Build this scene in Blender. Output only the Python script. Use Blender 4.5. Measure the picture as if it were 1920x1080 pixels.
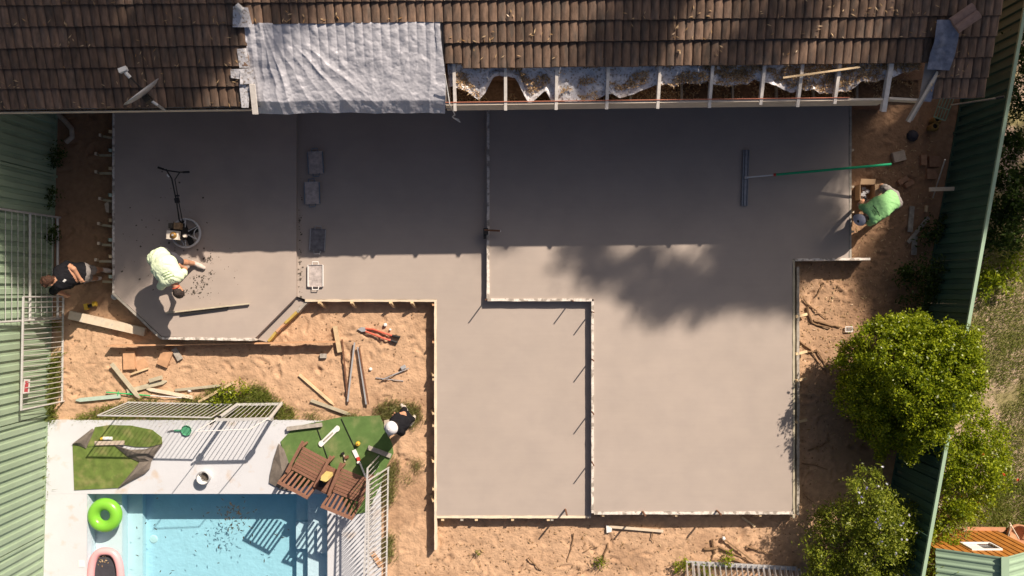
import bpy, math, random
import numpy as np
from mathutils import Vector, Matrix
random.seed(7); rng = np.random.default_rng(7)
for o in list(bpy.data.objects): bpy.data.objects.remove(o)
sc = bpy.context.scene
C = sc.collection
# ------------------------------------------------------------ camera, sky, sun, exposure
CAM_H = 17.0
cam = bpy.data.cameras.new('camera'); cam.lens = 30.0; cam.sensor_width = 36.0; cam.clip_end = 1000
camo = bpy.data.objects.new('camera', cam); C.objects.link(camo)
camo.location = (0, 0, CAM_H); camo.rotation_euler = (0, 0, 0)
sc.camera = camo
SUN = Vector((0.605*math.cos(math.radians(41)), 0.796*math.cos(math.radians(41)), math.sin(math.radians(41)))).normalized()
w = bpy.data.worlds.new('World'); sc.world = w; w.use_nodes = True
wn = w.node_tree.nodes; wl = w.node_tree.links
sky = wn.new('ShaderNodeTexSky'); sky.sky_type = 'NISHITA'; sky.sun_disc = False
sky.sun_elevation = math.radians(41); sky.sun_rotation = math.atan2(0.605, 0.796); sky.air_density = .7; sky.dust_density = 4.5; sky.ozone_density = .8
wn['Background'].inputs['Strength'].default_value = 0.05
wl.new(sky.outputs[0], wn['Background'].inputs['Color'])
sl = bpy.data.lights.new('sun', 'SUN'); sl.energy = 5.0; sl.angle = math.radians(0.53); sl.color = (1.0, 0.86, 0.71)
so = bpy.data.objects.new('sun', sl); C.objects.link(so)
so.rotation_euler = (-SUN).to_track_quat('-Z', 'Y').to_euler(); so.location = SUN*40
sc.view_settings.view_transform = 'Standard'; sc.view_settings.look = 'None'
sc.view_settings.exposure = 0.42; sc.view_settings.gamma = 1
sc.render.resolution_x = 1024; sc.render.resolution_y = 576
sc.render.engine = 'CYCLES'
sc.cycles.transparent_max_bounces = 24

# ------------------------------------------------------------ helpers
def P(px, py, z=0.0):
    s = (CAM_H - z)/1600.0
    return Vector(((px-960)*s, (540-py)*s, z))
MATS = {}
def mat(name, col, rough=.7, metal=0.0, var=.12, vs=6.0, bump=0.0, bs=60.0, rnd=0.0, spec=.3, col2=None, c2scale=2.0, c2lo=.45, c2hi=.6, stretch=None):
    m = bpy.data.materials.new(name); m.use_nodes = True; MATS[name] = m
    nt = m.node_tree; N = nt.nodes; L = nt.links; b = N['Principled BSDF']
    b.inputs['Roughness'].default_value = rough; b.inputs['Metallic'].default_value = metal
    b.inputs['Specular IOR Level'].default_value = spec
    geo = N.new('ShaderNodeNewGeometry'); vec = geo.outputs['Position']
    if stretch:
        mp = N.new('ShaderNodeMapping'); mp.inputs['Scale'].default_value = stretch; L.new(vec, mp.inputs[0]); vec = mp.outputs[0]
    def noise(scale, det=4):
        n = N.new('ShaderNodeTexNoise'); n.inputs['Scale'].default_value = scale; n.inputs['Detail'].default_value = det
        L.new(vec, n.inputs['Vector']); return n
    rgb = N.new('ShaderNodeRGB'); rgb.outputs[0].default_value = (*col, 1); cur = rgb.outputs[0]
    if col2:
        n = noise(c2scale, 5); r = N.new('ShaderNodeMapRange'); r.inputs[1].default_value = c2lo; r.inputs[2].default_value = c2hi
        L.new(n.outputs[0], r.inputs[0]); mx = N.new('ShaderNodeMix'); mx.data_type = 'RGBA'
        L.new(r.outputs[0], mx.inputs[0]); L.new(cur, mx.inputs[6]); mx.inputs[7].default_value = (*col2, 1); cur = mx.outputs[2]
    n = noise(vs); r = N.new('ShaderNodeMapRange'); r.inputs[1].default_value = .25; r.inputs[2].default_value = .75
    r.inputs[3].default_value = 1-var; r.inputs[4].default_value = 1+var; L.new(n.outputs[0], r.inputs[0]); val = r.outputs[0]
    if rnd:
        oi = N.new('ShaderNodeObjectInfo'); r2 = N.new('ShaderNodeMapRange'); r2.inputs[3].default_value = 1-rnd; r2.inputs[4].default_value = 1+rnd
        L.new(oi.outputs['Random'], r2.inputs[0]); mm = N.new('ShaderNodeMath'); mm.operation = 'MULTIPLY'
        L.new(val, mm.inputs[0]); L.new(r2.outputs[0], mm.inputs[1]); val = mm.outputs[0]
    vm = N.new('ShaderNodeVectorMath'); vm.operation = 'SCALE'; L.new(cur, vm.inputs[0]); L.new(val, vm.inputs['Scale'])
    L.new(vm.outputs[0], b.inputs['Base Color'])
    if bump:
        n = noise(bs, 6); bp = N.new('ShaderNodeBump'); bp.inputs['Strength'].default_value = bump; bp.inputs['Distance'].default_value = .02
        L.new(n.outputs[0], bp.inputs['Height']); L.new(bp.outputs[0], b.inputs['Normal'])
    return m
def leafmat(name, c1, c2, trans=.35):
    m = bpy.data.materials.new(name); m.use_nodes = True; MATS[name] = m
    nt = m.node_tree; N = nt.nodes; L = nt.links; N.remove(N['Principled BSDF'])
    geo = N.new('ShaderNodeNewGeometry'); cr = N.new('ShaderNodeValToRGB')
    cr.color_ramp.elements[0].color = (*c1, 1); cr.color_ramp.elements[1].color = (*c2, 1)
    L.new(geo.outputs['Random Per Island'], cr.inputs[0])
    d = N.new('ShaderNodeBsdfDiffuse'); t = N.new('ShaderNodeBsdfTranslucent'); g = N.new('ShaderNodeBsdfGlossy'); g.inputs['Roughness'].default_value = .35
    a = N.new('ShaderNodeMixShader'); a.inputs[0].default_value = trans; bb = N.new('ShaderNodeMixShader'); bb.inputs[0].default_value = .02
    L.new(cr.outputs[0], d.inputs[0]); L.new(cr.outputs[0], t.inputs[0])
    L.new(d.outputs[0], a.inputs[1]); L.new(t.outputs[0], a.inputs[2]); L.new(a.outputs[0], bb.inputs[1]); L.new(g.outputs[0], bb.inputs[2])
    L.new(bb.outputs[0], N['Material Output'].inputs['Surface'])
    return m

class MB:
    def __init__(s): s.v = []; s.f = []
    def quad(s, a, b, c, d): return s.poly([a, b, c, d])
    def poly(s, pts):
        n = len(s.v); s.v += [tuple(p) for p in pts]; s.f.append(tuple(range(n, n+len(pts)))); return s
    def hexa(s, b4, t4):
        n = len(s.v); s.v += [tuple(p) for p in b4]+[tuple(p) for p in t4]
        for q in ((3,2,1,0),(4,5,6,7),(0,1,5,4),(1,2,6,5),(2,3,7,6),(3,0,4,7)): s.f.append(tuple(n+i for i in q))
        return s
    def box(s, c, size, rz=0.0):
        c = Vector(c); x, y, z = [k/2 for k in size]; ca, sa = math.cos(rz), math.sin(rz)
        f = lambda a, b, d: c+Vector((a*ca-b*sa, a*sa+b*ca, d))
        return s.hexa([f(-x,-y,-z), f(x,-y,-z), f(x,y,-z), f(-x,y,-z)], [f(-x,-y,z), f(x,-y,z), f(x,y,z), f(-x,y,z)])
    def beam(s, a, b, wd, h, up=(0,0,1), taper=1.0):
        a = Vector(a); b = Vector(b); d = (b-a).normalized(); up = Vector(up)
        sd = d.cross(up)
        if sd.length < 1e-4: sd = d.cross(Vector((1,0,0)))
        sd.normalize(); u = sd.cross(d).normalized(); x = sd*wd/2; y = u*h/2
        return s.hexa([a-x-y, a+x-y, a+x+y, a-x+y], [b-(x+y)*taper, b+(x-y)*taper, b+(x+y)*taper, b-(x-y)*taper])
    def tube(s, pts, r, n=8, caps=True):
        pts = [Vector(p) for p in pts]; k = len(pts); rr = r if isinstance(r, (list, tuple)) else [r]*k
        base = len(s.v); ref = None
        for i, p in enumerate(pts):
            d = (pts[min(i+1, k-1)]-pts[max(i-1, 0)]).normalized()
            if ref is None: ref = d.orthogonal().normalized()
            ref = (ref-d*ref.dot(d)).normalized(); b2 = d.cross(ref)
            for j in range(n):
                t = 2*math.pi*j/n; s.v.append(tuple(p+(ref*math.cos(t)+b2*math.sin(t))*rr[i]))
        for i in range(k-1):
            for j in range(n):
                a = base+i*n+j; b = base+i*n+(j+1) % n; s.f.append((a, b, b+n, a+n))
        if caps: s.f.append(tuple(base+j for j in reversed(range(n)))); s.f.append(tuple(base+(k-1)*n+j for j in range(n)))
        return s
    def prism(s, pts, z0, z1):
        n = len(pts); b = len(s.v)
        a2 = sum(pts[i][0]*pts[(i+1) % n][1]-pts[(i+1) % n][0]*pts[i][1] for i in range(n))
        if a2 < 0: pts = pts[::-1]
        s.v += [(p[0], p[1], z0) for p in pts]+[(p[0], p[1], z1) for p in pts]
        s.f.append(tuple(b+i for i in reversed(range(n)))); s.f.append(tuple(b+n+i for i in range(n)))
        for i in range(n): j = (i+1) % n; s.f.append((b+i, b+j, b+n+j, b+n+i))
        return s
    def lathe(s, prof, c=(0,0,0), n=20, M=None):
        b = len(s.v); c = Vector(c)
        for (r, z) in prof:
            for j in range(n):
                t = 2*math.pi*j/n; p = Vector((r*math.cos(t), r*math.sin(t), z))
                if M: p = M @ p
                s.v.append(tuple(c+p))
        for i in range(len(prof)-1):
            for j in range(n): a = b+i*n+j; d = b+i*n+(j+1) % n; s.f.append((a, d, d+n, a+n))
        return s
    def torus(s, c, R, r, n=28, m=10, M=None, sx=1.0, sy=1.0):
        b = len(s.v); c = Vector(c)
        for i in range(n):
            t = 2*math.pi*i/n
            for j in range(m):
                q = 2*math.pi*j/m; p = Vector(((R*sx+r*math.cos(q))*math.cos(t), (R*sy+r*math.cos(q))*math.sin(t), r*math.sin(q)))
                if M: p = M @ p
                s.v.append(tuple(c+p))
        for i in range(n):
            for j in range(m):
                s.f.append((b+i*m+j, b+((i+1) % n)*m+j, b+((i+1) % n)*m+(j+1) % m, b+i*m+(j+1) % m))
        return s
def finish(o, parent, smooth):
    C.objects.link(o)
    if parent is not None: o.parent = parent
    if smooth:
        for p in o.data.polygons: p.use_smooth = True
    return o
def obj(name, mb, m, parent=None, smooth=False):
    me = bpy.data.meshes.new(name)
    off = parent_off(parent); me.from_pydata([(v[0]-off.x, v[1]-off.y, v[2]-off.z) for v in mb.v], [], mb.f); me.update()
    me.materials.append(MATS[m]); return finish(bpy.data.objects.new(name, me), parent, smooth)
def parent_off(p):
    o = Vector((0, 0, 0))
    while p is not None: o = o+Vector(p.location); p = p.parent
    return o
def npobj(name, V, F, m, parent=None, smooth=False):
    V = np.asarray(V, dtype=np.float32); F = np.asarray(F, dtype=np.int32); me = bpy.data.meshes.new(name)
    V = V-np.array(parent_off(parent), dtype=np.float32)
    k = F.shape[1]; me.vertices.add(len(V)); me.vertices.foreach_set('co', V.ravel())
    me.loops.add(F.size); me.loops.foreach_set('vertex_index', F.ravel())
    me.polygons.add(len(F)); me.polygons.foreach_set('loop_start', np.arange(0, F.size, k, dtype=np.int32))
    me.update(calc_edges=True); me.validate()
    me.materials.append(MATS[m])
    if smooth: me.polygons.foreach_set('use_smooth', np.ones(len(F), dtype=bool))
    return finish(bpy.data.objects.new(name, me), parent, False)
def tag(o, label=None, cat=None, group=None, kind=None):
    if label: o['label'] = label
    if cat: o['category'] = cat
    if group: o['group'] = group
    if kind: o['kind'] = kind
    return o
def thing(name, loc, label, cat, group=None):
    o = bpy.data.objects.new(name, None); C.objects.link(o); o.location = loc; o.empty_display_size = .1
    return tag(o, label, cat, group)
def struct(o): o['kind'] = 'structure'; return o
def stuff(o): o['kind'] = 'stuff'; return o
def vnoise(x, y, seed=0):
    xi = np.floor(x).astype(np.int64); yi = np.floor(y).astype(np.int64); xf = x-xi; yf = y-yi
    def h(a, b):
        n = (a*374761393+b*668265263+seed*1274126177) & 0x7fffffff
        n = ((n ^ (n >> 13))*1274126177) & 0x7fffffff
        return ((n ^ (n >> 16)) & 0xffff)/65535.0
    u = xf*xf*(3-2*xf); v = yf*yf*(3-2*yf)
    return (h(xi, yi)*(1-u)+h(xi+1, yi)*u)*(1-v)+(h(xi, yi+1)*(1-u)+h(xi+1, yi+1)*u)*v
def fbm(x, y, seed=0, o=4):
    t = 0; a = .5
    for i in range(o): t = t+a*vnoise(x*2**i, y*2**i, seed+i); a *= .5
    return t
def grid_obj(name, X, Y, Z, m, parent=None, smooth=True, mask=None):
    a, b = X.shape; V = np.stack([X, Y, Z], -1).reshape(-1, 3); I = np.arange(a*b).reshape(a, b)
    F = np.stack([I[:-1, :-1], I[1:, :-1], I[1:, 1:], I[:-1, 1:]], -1)
    F = F[mask] if mask is not None else F.reshape(-1, 4)
    return npobj(name, V, F, m, parent, smooth)
def leaf_quads(pts, L, wd, flat=0.0, jit=.35):
    n = len(pts); d = rng.normal(size=(n, 3)); d[:, 2] *= (1-flat); d /= np.linalg.norm(d, axis=1)[:, None]
    e = rng.normal(size=(n, 3)); e[:, 2] *= (1-flat); e -= d*(e*d).sum(1)[:, None]; e /= np.linalg.norm(e, axis=1)[:, None]
    Ls = L*(1+jit*rng.uniform(-1, 1, (n, 1))); Ws = wd*(1+jit*rng.uniform(-1, 1, (n, 1)))
    nn = np.cross(d, e)
    V = np.stack([pts-d*Ls/2, pts+e*Ws/2+nn*Ws*.15, pts+d*Ls/2, pts-e*Ws/2+nn*Ws*.15], 1).reshape(-1, 3)
    return V, np.arange(4*n).reshape(n, 4)
def grass(name, pts, h, wd, m, parent=None, lean=.6):
    n = len(pts); a = rng.uniform(0, 2*math.pi, n); hh = h*rng.uniform(.5, 1.3, n)
    ld = rng.uniform(0, lean, n); b = rng.uniform(0, 2*math.pi, n)
    ux = np.cos(a)*wd/2; uy = np.sin(a)*wd/2; z = np.zeros(n)
    mid = pts+np.stack([np.cos(b)*ld*hh*.35, np.sin(b)*ld*hh*.35, hh*.6], 1)
    tip = pts+np.stack([np.cos(b)*ld*hh*1.1, np.sin(b)*ld*hh*1.1, hh*(1-.35*ld)], 1); U = np.stack([ux, uy, z], 1)
    V = np.stack([pts-U, pts+U, mid+U*.8, mid-U*.8, tip], 1).reshape(-1, 3); k = 5*np.arange(n)
    F = np.concatenate([np.stack([k, k+1, k+2], 1), np.stack([k, k+2, k+3], 1), np.stack([k+3, k+2, k+4], 1)])
    return npobj(name, V, F, m, parent)
def in_poly(x, y, poly):
    r = np.zeros(x.shape, bool); n = len(poly)
    for i in range(n):
        x0, y0 = poly[i][:2]; x1, y1 = poly[(i+1) % n][:2]
        if y0 == y1: continue
        c = ((y0 > y) != (y1 > y)) & (x < (x1-x0)*(y-y0)/(y1-y0)+x0); r ^= c
    return r
def poly_pts(pxs, n, z=0.0, fn=None):
    pl = [P(a, b, z) for a, b in pxs]; xs = [p.x for p in pl]; ys = [p.y for p in pl]; out = []
    while len(out) < n:
        x = rng.uniform(min(xs), max(xs), 4*n); y = rng.uniform(min(ys), max(ys), 4*n); k = in_poly(x, y, pl)
        if fn is not None: k &= fn(x, y)
        out += list(zip(x[k], y[k]))
    o = np.array(out[:n]); return np.column_stack([o, np.full(n, z)])

# ------------------------------------------------------------ materials
mat('concrete', (.400, .341, .302), .55, var=.035, vs=.8, bump=.05, bs=7, col2=(.380, .325, .290), c2scale=2.2, c2lo=.42, c2hi=.66)
mat('concrete_wet', (.42, .353, .311), .45, var=.06, vs=1.1, bump=.06, bs=7, col2=(.39, .33, .293), c2scale=1.6, c2lo=.45, c2hi=.62)
mat('concrete_edge', (.42, .37, .32), .8, var=.3, vs=18, bump=.5, bs=50)
mat('splatter', (.72, .66, .6), .8, var=.28, vs=22, bump=.4, bs=60, col2=(.34, .30, .26), c2scale=11, c2lo=.5, c2hi=.58)
mat('pine', (.62, .47, .29), .75, var=.18, vs=8, bump=.1, rnd=.12, stretch=(1, 1, 1))
mat('pine_pale', (.70, .58, .44), .75, var=.15, vs=9, bump=.1, rnd=.1, col2=(.5, .45, .38), c2scale=9, c2lo=.55, c2hi=.7)
mat('pine_green', (.47, .42, .31), .75, var=.15, vs=9, bump=.1, rnd=.12)
mat('pine_aqua', (.42, .52, .45), .75, var=.12, vs=9, rnd=.05)
mat('ply_orange', (.52, .30, .17), .7, var=.2, vs=9, rnd=.1)
mat('board_yellow', (.46, .33, .09), .6, var=.2, vs=9)
mat('timber_grey', (.36, .33, .29), .85, var=.3, vs=14, bump=.2)
mat('sandstone', (.5, .42, .34), .9, var=.2, vs=12, bump=.3)
mat('brick', (.34, .20, .13), .9, var=.25, vs=14, bump=.3, rnd=.15)
mat('steel_dark', (.05, .047, .045), .55, metal=.6, var=.2)
mat('rust', (.20, .10, .06), .8, metal=.2, var=.35, vs=20)
mat('steel_grey', (.42, .42, .44), .5, metal=.3, var=.2, vs=14)
mat('galv', (.56, .56, .57), .4, metal=.45, var=.12, vs=10)
mat('alu_white', (.78, .77, .76), .35, var=.06, metal=.1)
mat('fence_metal', (.60, .59, .58), .45, metal=.25, var=.12, vs=12)
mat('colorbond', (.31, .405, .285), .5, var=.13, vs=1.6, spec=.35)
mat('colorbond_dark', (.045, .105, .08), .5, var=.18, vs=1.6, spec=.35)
mat('tile', (.172, .112, .080), .85, var=.4, vs=10, bump=.35, bs=45, rnd=.28, col2=(.10, .078, .064), c2scale=5.5, c2lo=.45, c2hi=.72, stretch=(2.2, .55, .55))
mat('loose', (.30, .20, .165), .85, var=.2, vs=14)
mat('sarking', (.30, .27, .25), .9, var=.2)
mat('cavity', (.20, .12, .07), .95, var=.4, vs=20, bump=.4)
mat('foil', (.66, .65, .68), .45, metal=.15, var=.2, vs=9, bump=.5, bs=22, col2=(.30, .25, .21), c2scale=26, c2lo=.52, c2hi=.66)
mat('tarp', (.55, .55, .60), .5, metal=.12, var=.05, vs=5, bump=.22, bs=24)
mat('lead', (.24, .26, .33), .5, metal=.5, var=.3, vs=12, bump=.4, bs=28)
mat('cream', (.66, .58, .48), .6, var=.1, vs=8)
mat('cream_red', (.45, .16, .10), .7, var=.1)
mat('rafter', (.74, .69, .64), .7, var=.16, vs=14)
mat('litter', (.36, .22, .11), .9, var=.5, vs=30, rnd=.2)
mat('deck', (.57, .585, .625), .8, var=.04, vs=2.2, bump=.1, bs=40, col2=(.54, .47, .42), c2scale=3.6, c2lo=.60, c2hi=.76)
mat('plaster', (.64, .72, .80), .6, var=.05, vs=5, bump=.6, bs=12)
mat('plaster_white', (.68, .72, .75), .6, var=.03)
mat('turf', (.135, .195, .045), .95, var=.28, vs=7, bump=.6, bs=160, col2=(.24, .24, .09), c2scale=5, c2lo=.5, c2hi=.75)
mat('turf2', (.108, .19, .055), .95, var=.18, vs=6, bump=.5, bs=160, col2=(.18, .21, .085), c2scale=3, c2lo=.5, c2hi=.72)
mat('turf_back', (.17, .145, .125), .9, var=.25, vs=9, bump=.3, bs=40)
mat('red_timber', (.225, .115, .078), .6, var=.22, vs=12, rnd=.12, stretch=(3, 3, 3))
mat('lime', (.74, .86, .60), .8, var=.06, vs=9, bump=.35, bs=14)
mat('lime_dark', (.28, .58, .24), .8, var=.08, vs=9, bump=.35, bs=14)
mat('black_cloth', (.014, .014, .017), .85, spec=.08, var=.2, vs=14, bump=.35, bs=16)
mat('charcoal_cloth', (.06, .058, .07), .85, spec=.08, var=.15, bump=.3, bs=16)
mat('grey_cloth', (.26, .24, .23), .85, spec=.08, var=.12, bump=.3, bs=16)
mat('skin', (.50, .26, .16), .5, var=.08)
mat('hair_brown', (.06, .027, .016), .7, var=.5, vs=50, bump=1.0, bs=50)
mat('hair_dark', (.035, .025, .022), .7, var=.4, vs=50, bump=.8, bs=50)
mat('shoe', (.58, .50, .45), .75, var=.2, vs=20)
mat('white_cloth', (.74, .73, .76), .8, var=.05, bump=.2, bs=14)
mat('grey_cap', (.40, .41, .50), .8, var=.08, bump=.2, bs=14)
mat('ink', (.02, .025, .02), .8, var=.05)
mat('ink_green', (.16, .27, .09), .8, var=.05)
mat('cardboard', (.50, .34, .21), .85, var=.08)
mat('green_pole', (.02, .36, .17), .4, var=.05)
mat('ring_steel', (.58, .57, .57), .5, var=.15, vs=14)
mat('red_plastic', (.55, .06, .04), .4, var=.05)
mat('orange_red', (.62, .12, .07), .45, var=.06)
mat('float_metal', (.20, .22, .26), .4, metal=.6, var=.2, vs=18)
mat('kneeboard', (.50, .44, .42), .6, metal=.2, var=.3, vs=16, bump=.3, bs=30)
mat('kneeboard_dark', (.19, .18, .19), .5, metal=.3, var=.35, vs=16)
mat('blue_handle', (.17, .22, .28), .5, var=.1)
mat('engine_white', (.78, .70, .60), .45, var=.1, vs=16)
mat('engine_tan', (.28, .18, .10), .6, var=.3, vs=20)
mat('brass', (.30, .17, .05), .5, metal=.4, var=.2)
mat('black_plastic', (.02, .02, .021), .5, var=.1)
mat('yellow', (.65, .42, .05), .45, var=.08)
mat('yellow_pale', (.65, .52, .20), .5, var=.08)
mat('ring_green', (.20, .52, .045), .28, var=.03, spec=.5)
mat('pink', (.82, .40, .42), .35, var=.04, spec=.5)
mat('net_green', (.08, .30, .17), .6, var=.08)
mat('net_lime', (.05, .45, .15), .5, var=.08)
mat('white', (.78, .77, .75), .6, var=.05)
mat('sign_red', (.55, .08, .10), .6, var=.05)
mat('boot', (.30, .19, .06), .8, var=.2)
mat('dark_hole', (.02, .02, .02), .9, var=.1)
mat('terracotta', (.50, .25, .14), .85, var=.15)
mat('cedar', (.42, .17, .035), .55, var=.2, vs=9, rnd=.12)
mat('mint', (.30, .42, .30), .5, var=.05)
mat('bark', (.22, .17, .13), .95, var=.3, vs=14, bump=.6, bs=20)
mat('root', (.24, .15, .085), .95, var=.3, vs=14, bump=.3)
mat('glass_dark', (.10, .10, .11), .2, var=.05)
mat('grime', (.10, .085, .07), .9, var=.4, vs=30)
mat('lawn', (.27, .23, .11), .98, var=.3, vs=9, bump=.8, bs=60, col2=(.50, .37, .28), c2scale=1.6, c2lo=.42, c2hi=.54)
mat('far_ground', (.16, .14, .07), .98, var=.3, vs=.8)
leafmat('leaf', (.09, .15, .008), (.42, .48, .022), .45)
leafmat('leaf_olive', (.10, .15, .014), (.36, .40, .045), .42)
leafmat('leaf_dark', (.025, .055, .010), (.08, .12, .02), .3)
leafmat('leaf_gum', (.05, .08, .03), (.10, .13, .05), .25)
leafmat('leaf_yellow', (.25, .27, .02), (.36, .38, .04), .4)
leafmat('blade', (.13, .19, .022), (.36, .38, .10), .42)
leafmat('blade_dry', (.16, .20, .04), (.42, .38, .18), .4)
leafmat('leaf_litter', (.30, .17, .07), (.62, .46, .28), .15)
leafmat('pool_leaf', (.035, .03, .02), (.08, .06, .04), .1)
leafmat('flower_white', (.65, .65, .75), (.75, .75, .8), .3)
leafmat('flower_purple', (.22, .20, .48), (.40, .38, .65), .3)
leafmat('flower_red', (.55, .07, .02), (.65, .12, .04), .3)
def screed(name):
    m = MATS[name]; N = m.node_tree.nodes; L = m.node_tree.links; b = N['Principled BSDF']; src = b.inputs['Base Color'].links[0].from_socket; geo = N.new('ShaderNodeNewGeometry'); cur = src
    for sc3, amp in (((.6, 30, 1), .014), ((.9, 1.4, 1), .03), ((3.5, 5.5, 1), .016)):
        mp = N.new('ShaderNodeMapping'); mp.inputs['Scale'].default_value = sc3; L.new(geo.outputs['Position'], mp.inputs[0]); n = N.new('ShaderNodeTexNoise'); n.inputs['Scale'].default_value = 1.0; n.inputs['Detail'].default_value = 3; n.inputs['Distortion'].default_value = .6; L.new(mp.outputs[0], n.inputs['Vector'])
        r = N.new('ShaderNodeMapRange'); r.inputs[1].default_value = .25; r.inputs[2].default_value = .75; r.inputs[3].default_value = 1-amp; r.inputs[4].default_value = 1+amp; L.new(n.outputs[0], r.inputs[0])
        vm = N.new('ShaderNodeVectorMath'); vm.operation = 'SCALE'; L.new(cur, vm.inputs[0]); L.new(r.outputs[0], vm.inputs['Scale']); cur = vm.outputs[0]
    L.new(cur, b.inputs['Base Color'])
screed('concrete'); screed('concrete_wet')
# sand: mixes pale dry sand and a darker tone by a vertex attribute
def sand_mat():
    m = mat('sand', (.50, .325, .205), .95, var=.17, vs=9, bump=.8, bs=24)
    nt = m.node_tree; N = nt.nodes; L = nt.links; b = N['Principled BSDF']
    src = b.inputs['Base Color'].links[0].from_socket
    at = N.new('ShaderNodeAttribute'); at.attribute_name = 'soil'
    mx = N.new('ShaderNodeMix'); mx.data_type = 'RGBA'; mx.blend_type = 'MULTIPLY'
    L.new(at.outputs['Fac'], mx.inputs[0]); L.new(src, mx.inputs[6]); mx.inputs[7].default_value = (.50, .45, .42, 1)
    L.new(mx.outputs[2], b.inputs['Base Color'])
sand_mat()
def water_mat():
    m = bpy.data.materials.new('water'); m.use_nodes = True; MATS['water'] = m
    N = m.node_tree.nodes; L = m.node_tree.links; N.remove(N['Principled BSDF'])
    t = N.new('ShaderNodeBsdfTransparent')
    g = N.new('ShaderNodeBsdfGlossy'); g.inputs['Roughness'].default_value = .03
    n = N.new('ShaderNodeTexNoise'); n.inputs['Scale'].default_value = 9; bp = N.new('ShaderNodeBump'); bp.inputs['Strength'].default_value = .12; bp.inputs['Distance'].default_value = .02
    L.new(n.outputs[0], bp.inputs['Height']); L.new(bp.outputs[0], g.inputs['Normal'])
    mx = N.new('ShaderNodeMixShader'); mx.inputs[0].default_value = .025; L.new(t.outputs[0], mx.inputs[1]); L.new(g.outputs[0], mx.inputs[2])
    L.new(mx.outputs[0], N['Material Output'].inputs['Surface'])
    v = N.new('ShaderNodeVolumeAbsorption'); v.inputs['Color'].default_value = (.0, .72, .84, 1); v.inputs['Density'].default_value = .48
    L.new(v.outputs[0], N['Material Output'].inputs['Volume'])
water_mat()
# ============================================================ THE SETTING
ZA, ZB, ZC, ZS = .36, .24, .38, .17
fenceX = lambda y: 8.26+.18*y
POOL = (P(163, 0, .08).x, P(614, 0, .08).x, -8.3, P(0, 926, .08).y)   # x0 x1 y0 y1
# ground: one displaced sheet of trodden sand, open only where the pool basin is
nx, ny = 760, 560
gx = np.linspace(-11.5, 14, nx); gy = np.linspace(-9.5, 7, ny)
gx = np.sort(np.concatenate([gx, [POOL[0]-.06, POOL[1]+.06]])); gy = np.sort(np.concatenate([gy, [POOL[3]+.06]]))
X, Y = np.meshgrid(gx, gy, indexing='ij')
Z = (fbm(X*.8, Y*.8, 3)-.5)*.06+(fbm(X*3.2, Y*3.2, 11)-.5)*.04+(fbm(X*11, Y*11, 21, 3)-.5)*.03
for i in range(1300):
    cx, cy = rng.uniform(-9, 8), rng.uniform(-6.2, 4); a = rng.uniform(0, math.pi); ca, sa = math.cos(a), math.sin(a)
    L1, L2 = rng.uniform(.07, .15), rng.uniform(.03, .055); DA = rng.uniform(.2, 1.1)
    i0, i1 = np.searchsorted(gx, [cx-.4, cx+.4]); j0, j1 = np.searchsorted(gy, [cy-.4, cy+.4])
    dx = X[i0:i1, j0:j1]-cx; dy = Y[i0:i1, j0:j1]-cy
    q = ((dx*ca+dy*sa)/L1)**2+((-dx*sa+dy*ca)/L2)**2
    Z[i0:i1, j0:j1] += DA*(-.030*np.exp(-q*q*.9)+.016*np.exp(-(np.sqrt(q)-1.5)**2*6))
def sel(px0, py0, px1, py1): a = P(px0, py1); b = P(px1, py0); return (X > a.x) & (X < b.x) & (Y > a.y) & (Y < b.y)
Z[sel(40, 770, 745, 1400)] = np.minimum(Z[sel(40, 770, 745, 1400)]*.4, .03)-.02
for q in ((225, -200, 900, 545), (830, -200, 1480, 955)): Z[sel(*q)] = np.minimum(Z[sel(*q)], .02)
east = X > fenceX(Y)+.03
Z[east] = np.minimum(Z[east]*.4, 0)-.03
mask = ~((X[:-1, :-1] >= POOL[0]-.07) & (X[1:, 1:] <= POOL[1]+.07) & (Y[1:, 1:] <= POOL[3]+.07))
ground = struct(grid_obj('ground', X, Y, Z, 'sand', mask=mask))
soil = np.clip((X-5.55)/1.4, 0, 1)*np.clip((Y+4.2)/1.0, 0.15, 1)*.8  # darker tone towards the right side and the upper left, then noise patches
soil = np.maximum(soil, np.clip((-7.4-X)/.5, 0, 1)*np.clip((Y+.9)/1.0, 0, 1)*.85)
soil = np.maximum(soil, np.clip((fbm(X*1.3, Y*1.3, 40)-.50)*5, 0, 1)*.48)
soil = np.maximum(soil, np.clip((fbm(X*5, Y*5, 44)-.56)*6, 0, 1)*.4)
at = ground.data.attributes.new('soil', 'FLOAT', 'POINT'); at.data.foreach_set('value', soil.ravel().astype(np.float32))
def gz(x, y):
    i = min(max(np.searchsorted(gx, x), 0), len(gx)-1); j = min(max(np.searchsorted(gy, y), 0), len(gy)-1); return float(Z[i, j])
def G(px, py, dz=0.0):
    p = P(px, py, 0); p.z = gz(p.x, p.y)+dz; return p
b = MB()
for (x0, x1, y0, y1) in ((-300, -11.45, -300, 300), (13.95, 300, -300, 300), (-11.45, 13.95, 6.95, 300), (-11.45, 13.95, -300, -9.45)):
    b.quad((x0, y0, -.06), (x1, y0, -.06), (x1, y1, -.06), (x0, y1, -.06))
struct(obj('ground', b, 'far_ground'))
b = MB(); b.poly([(fenceX(-9.4)+.02, -9.4, .012), (13.9, -9.4, .012), (13.9, 6.9, .012), (fenceX(6.9)+.02, 6.9, .012)])
struct(obj('lawn', b, 'lawn'))

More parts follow.
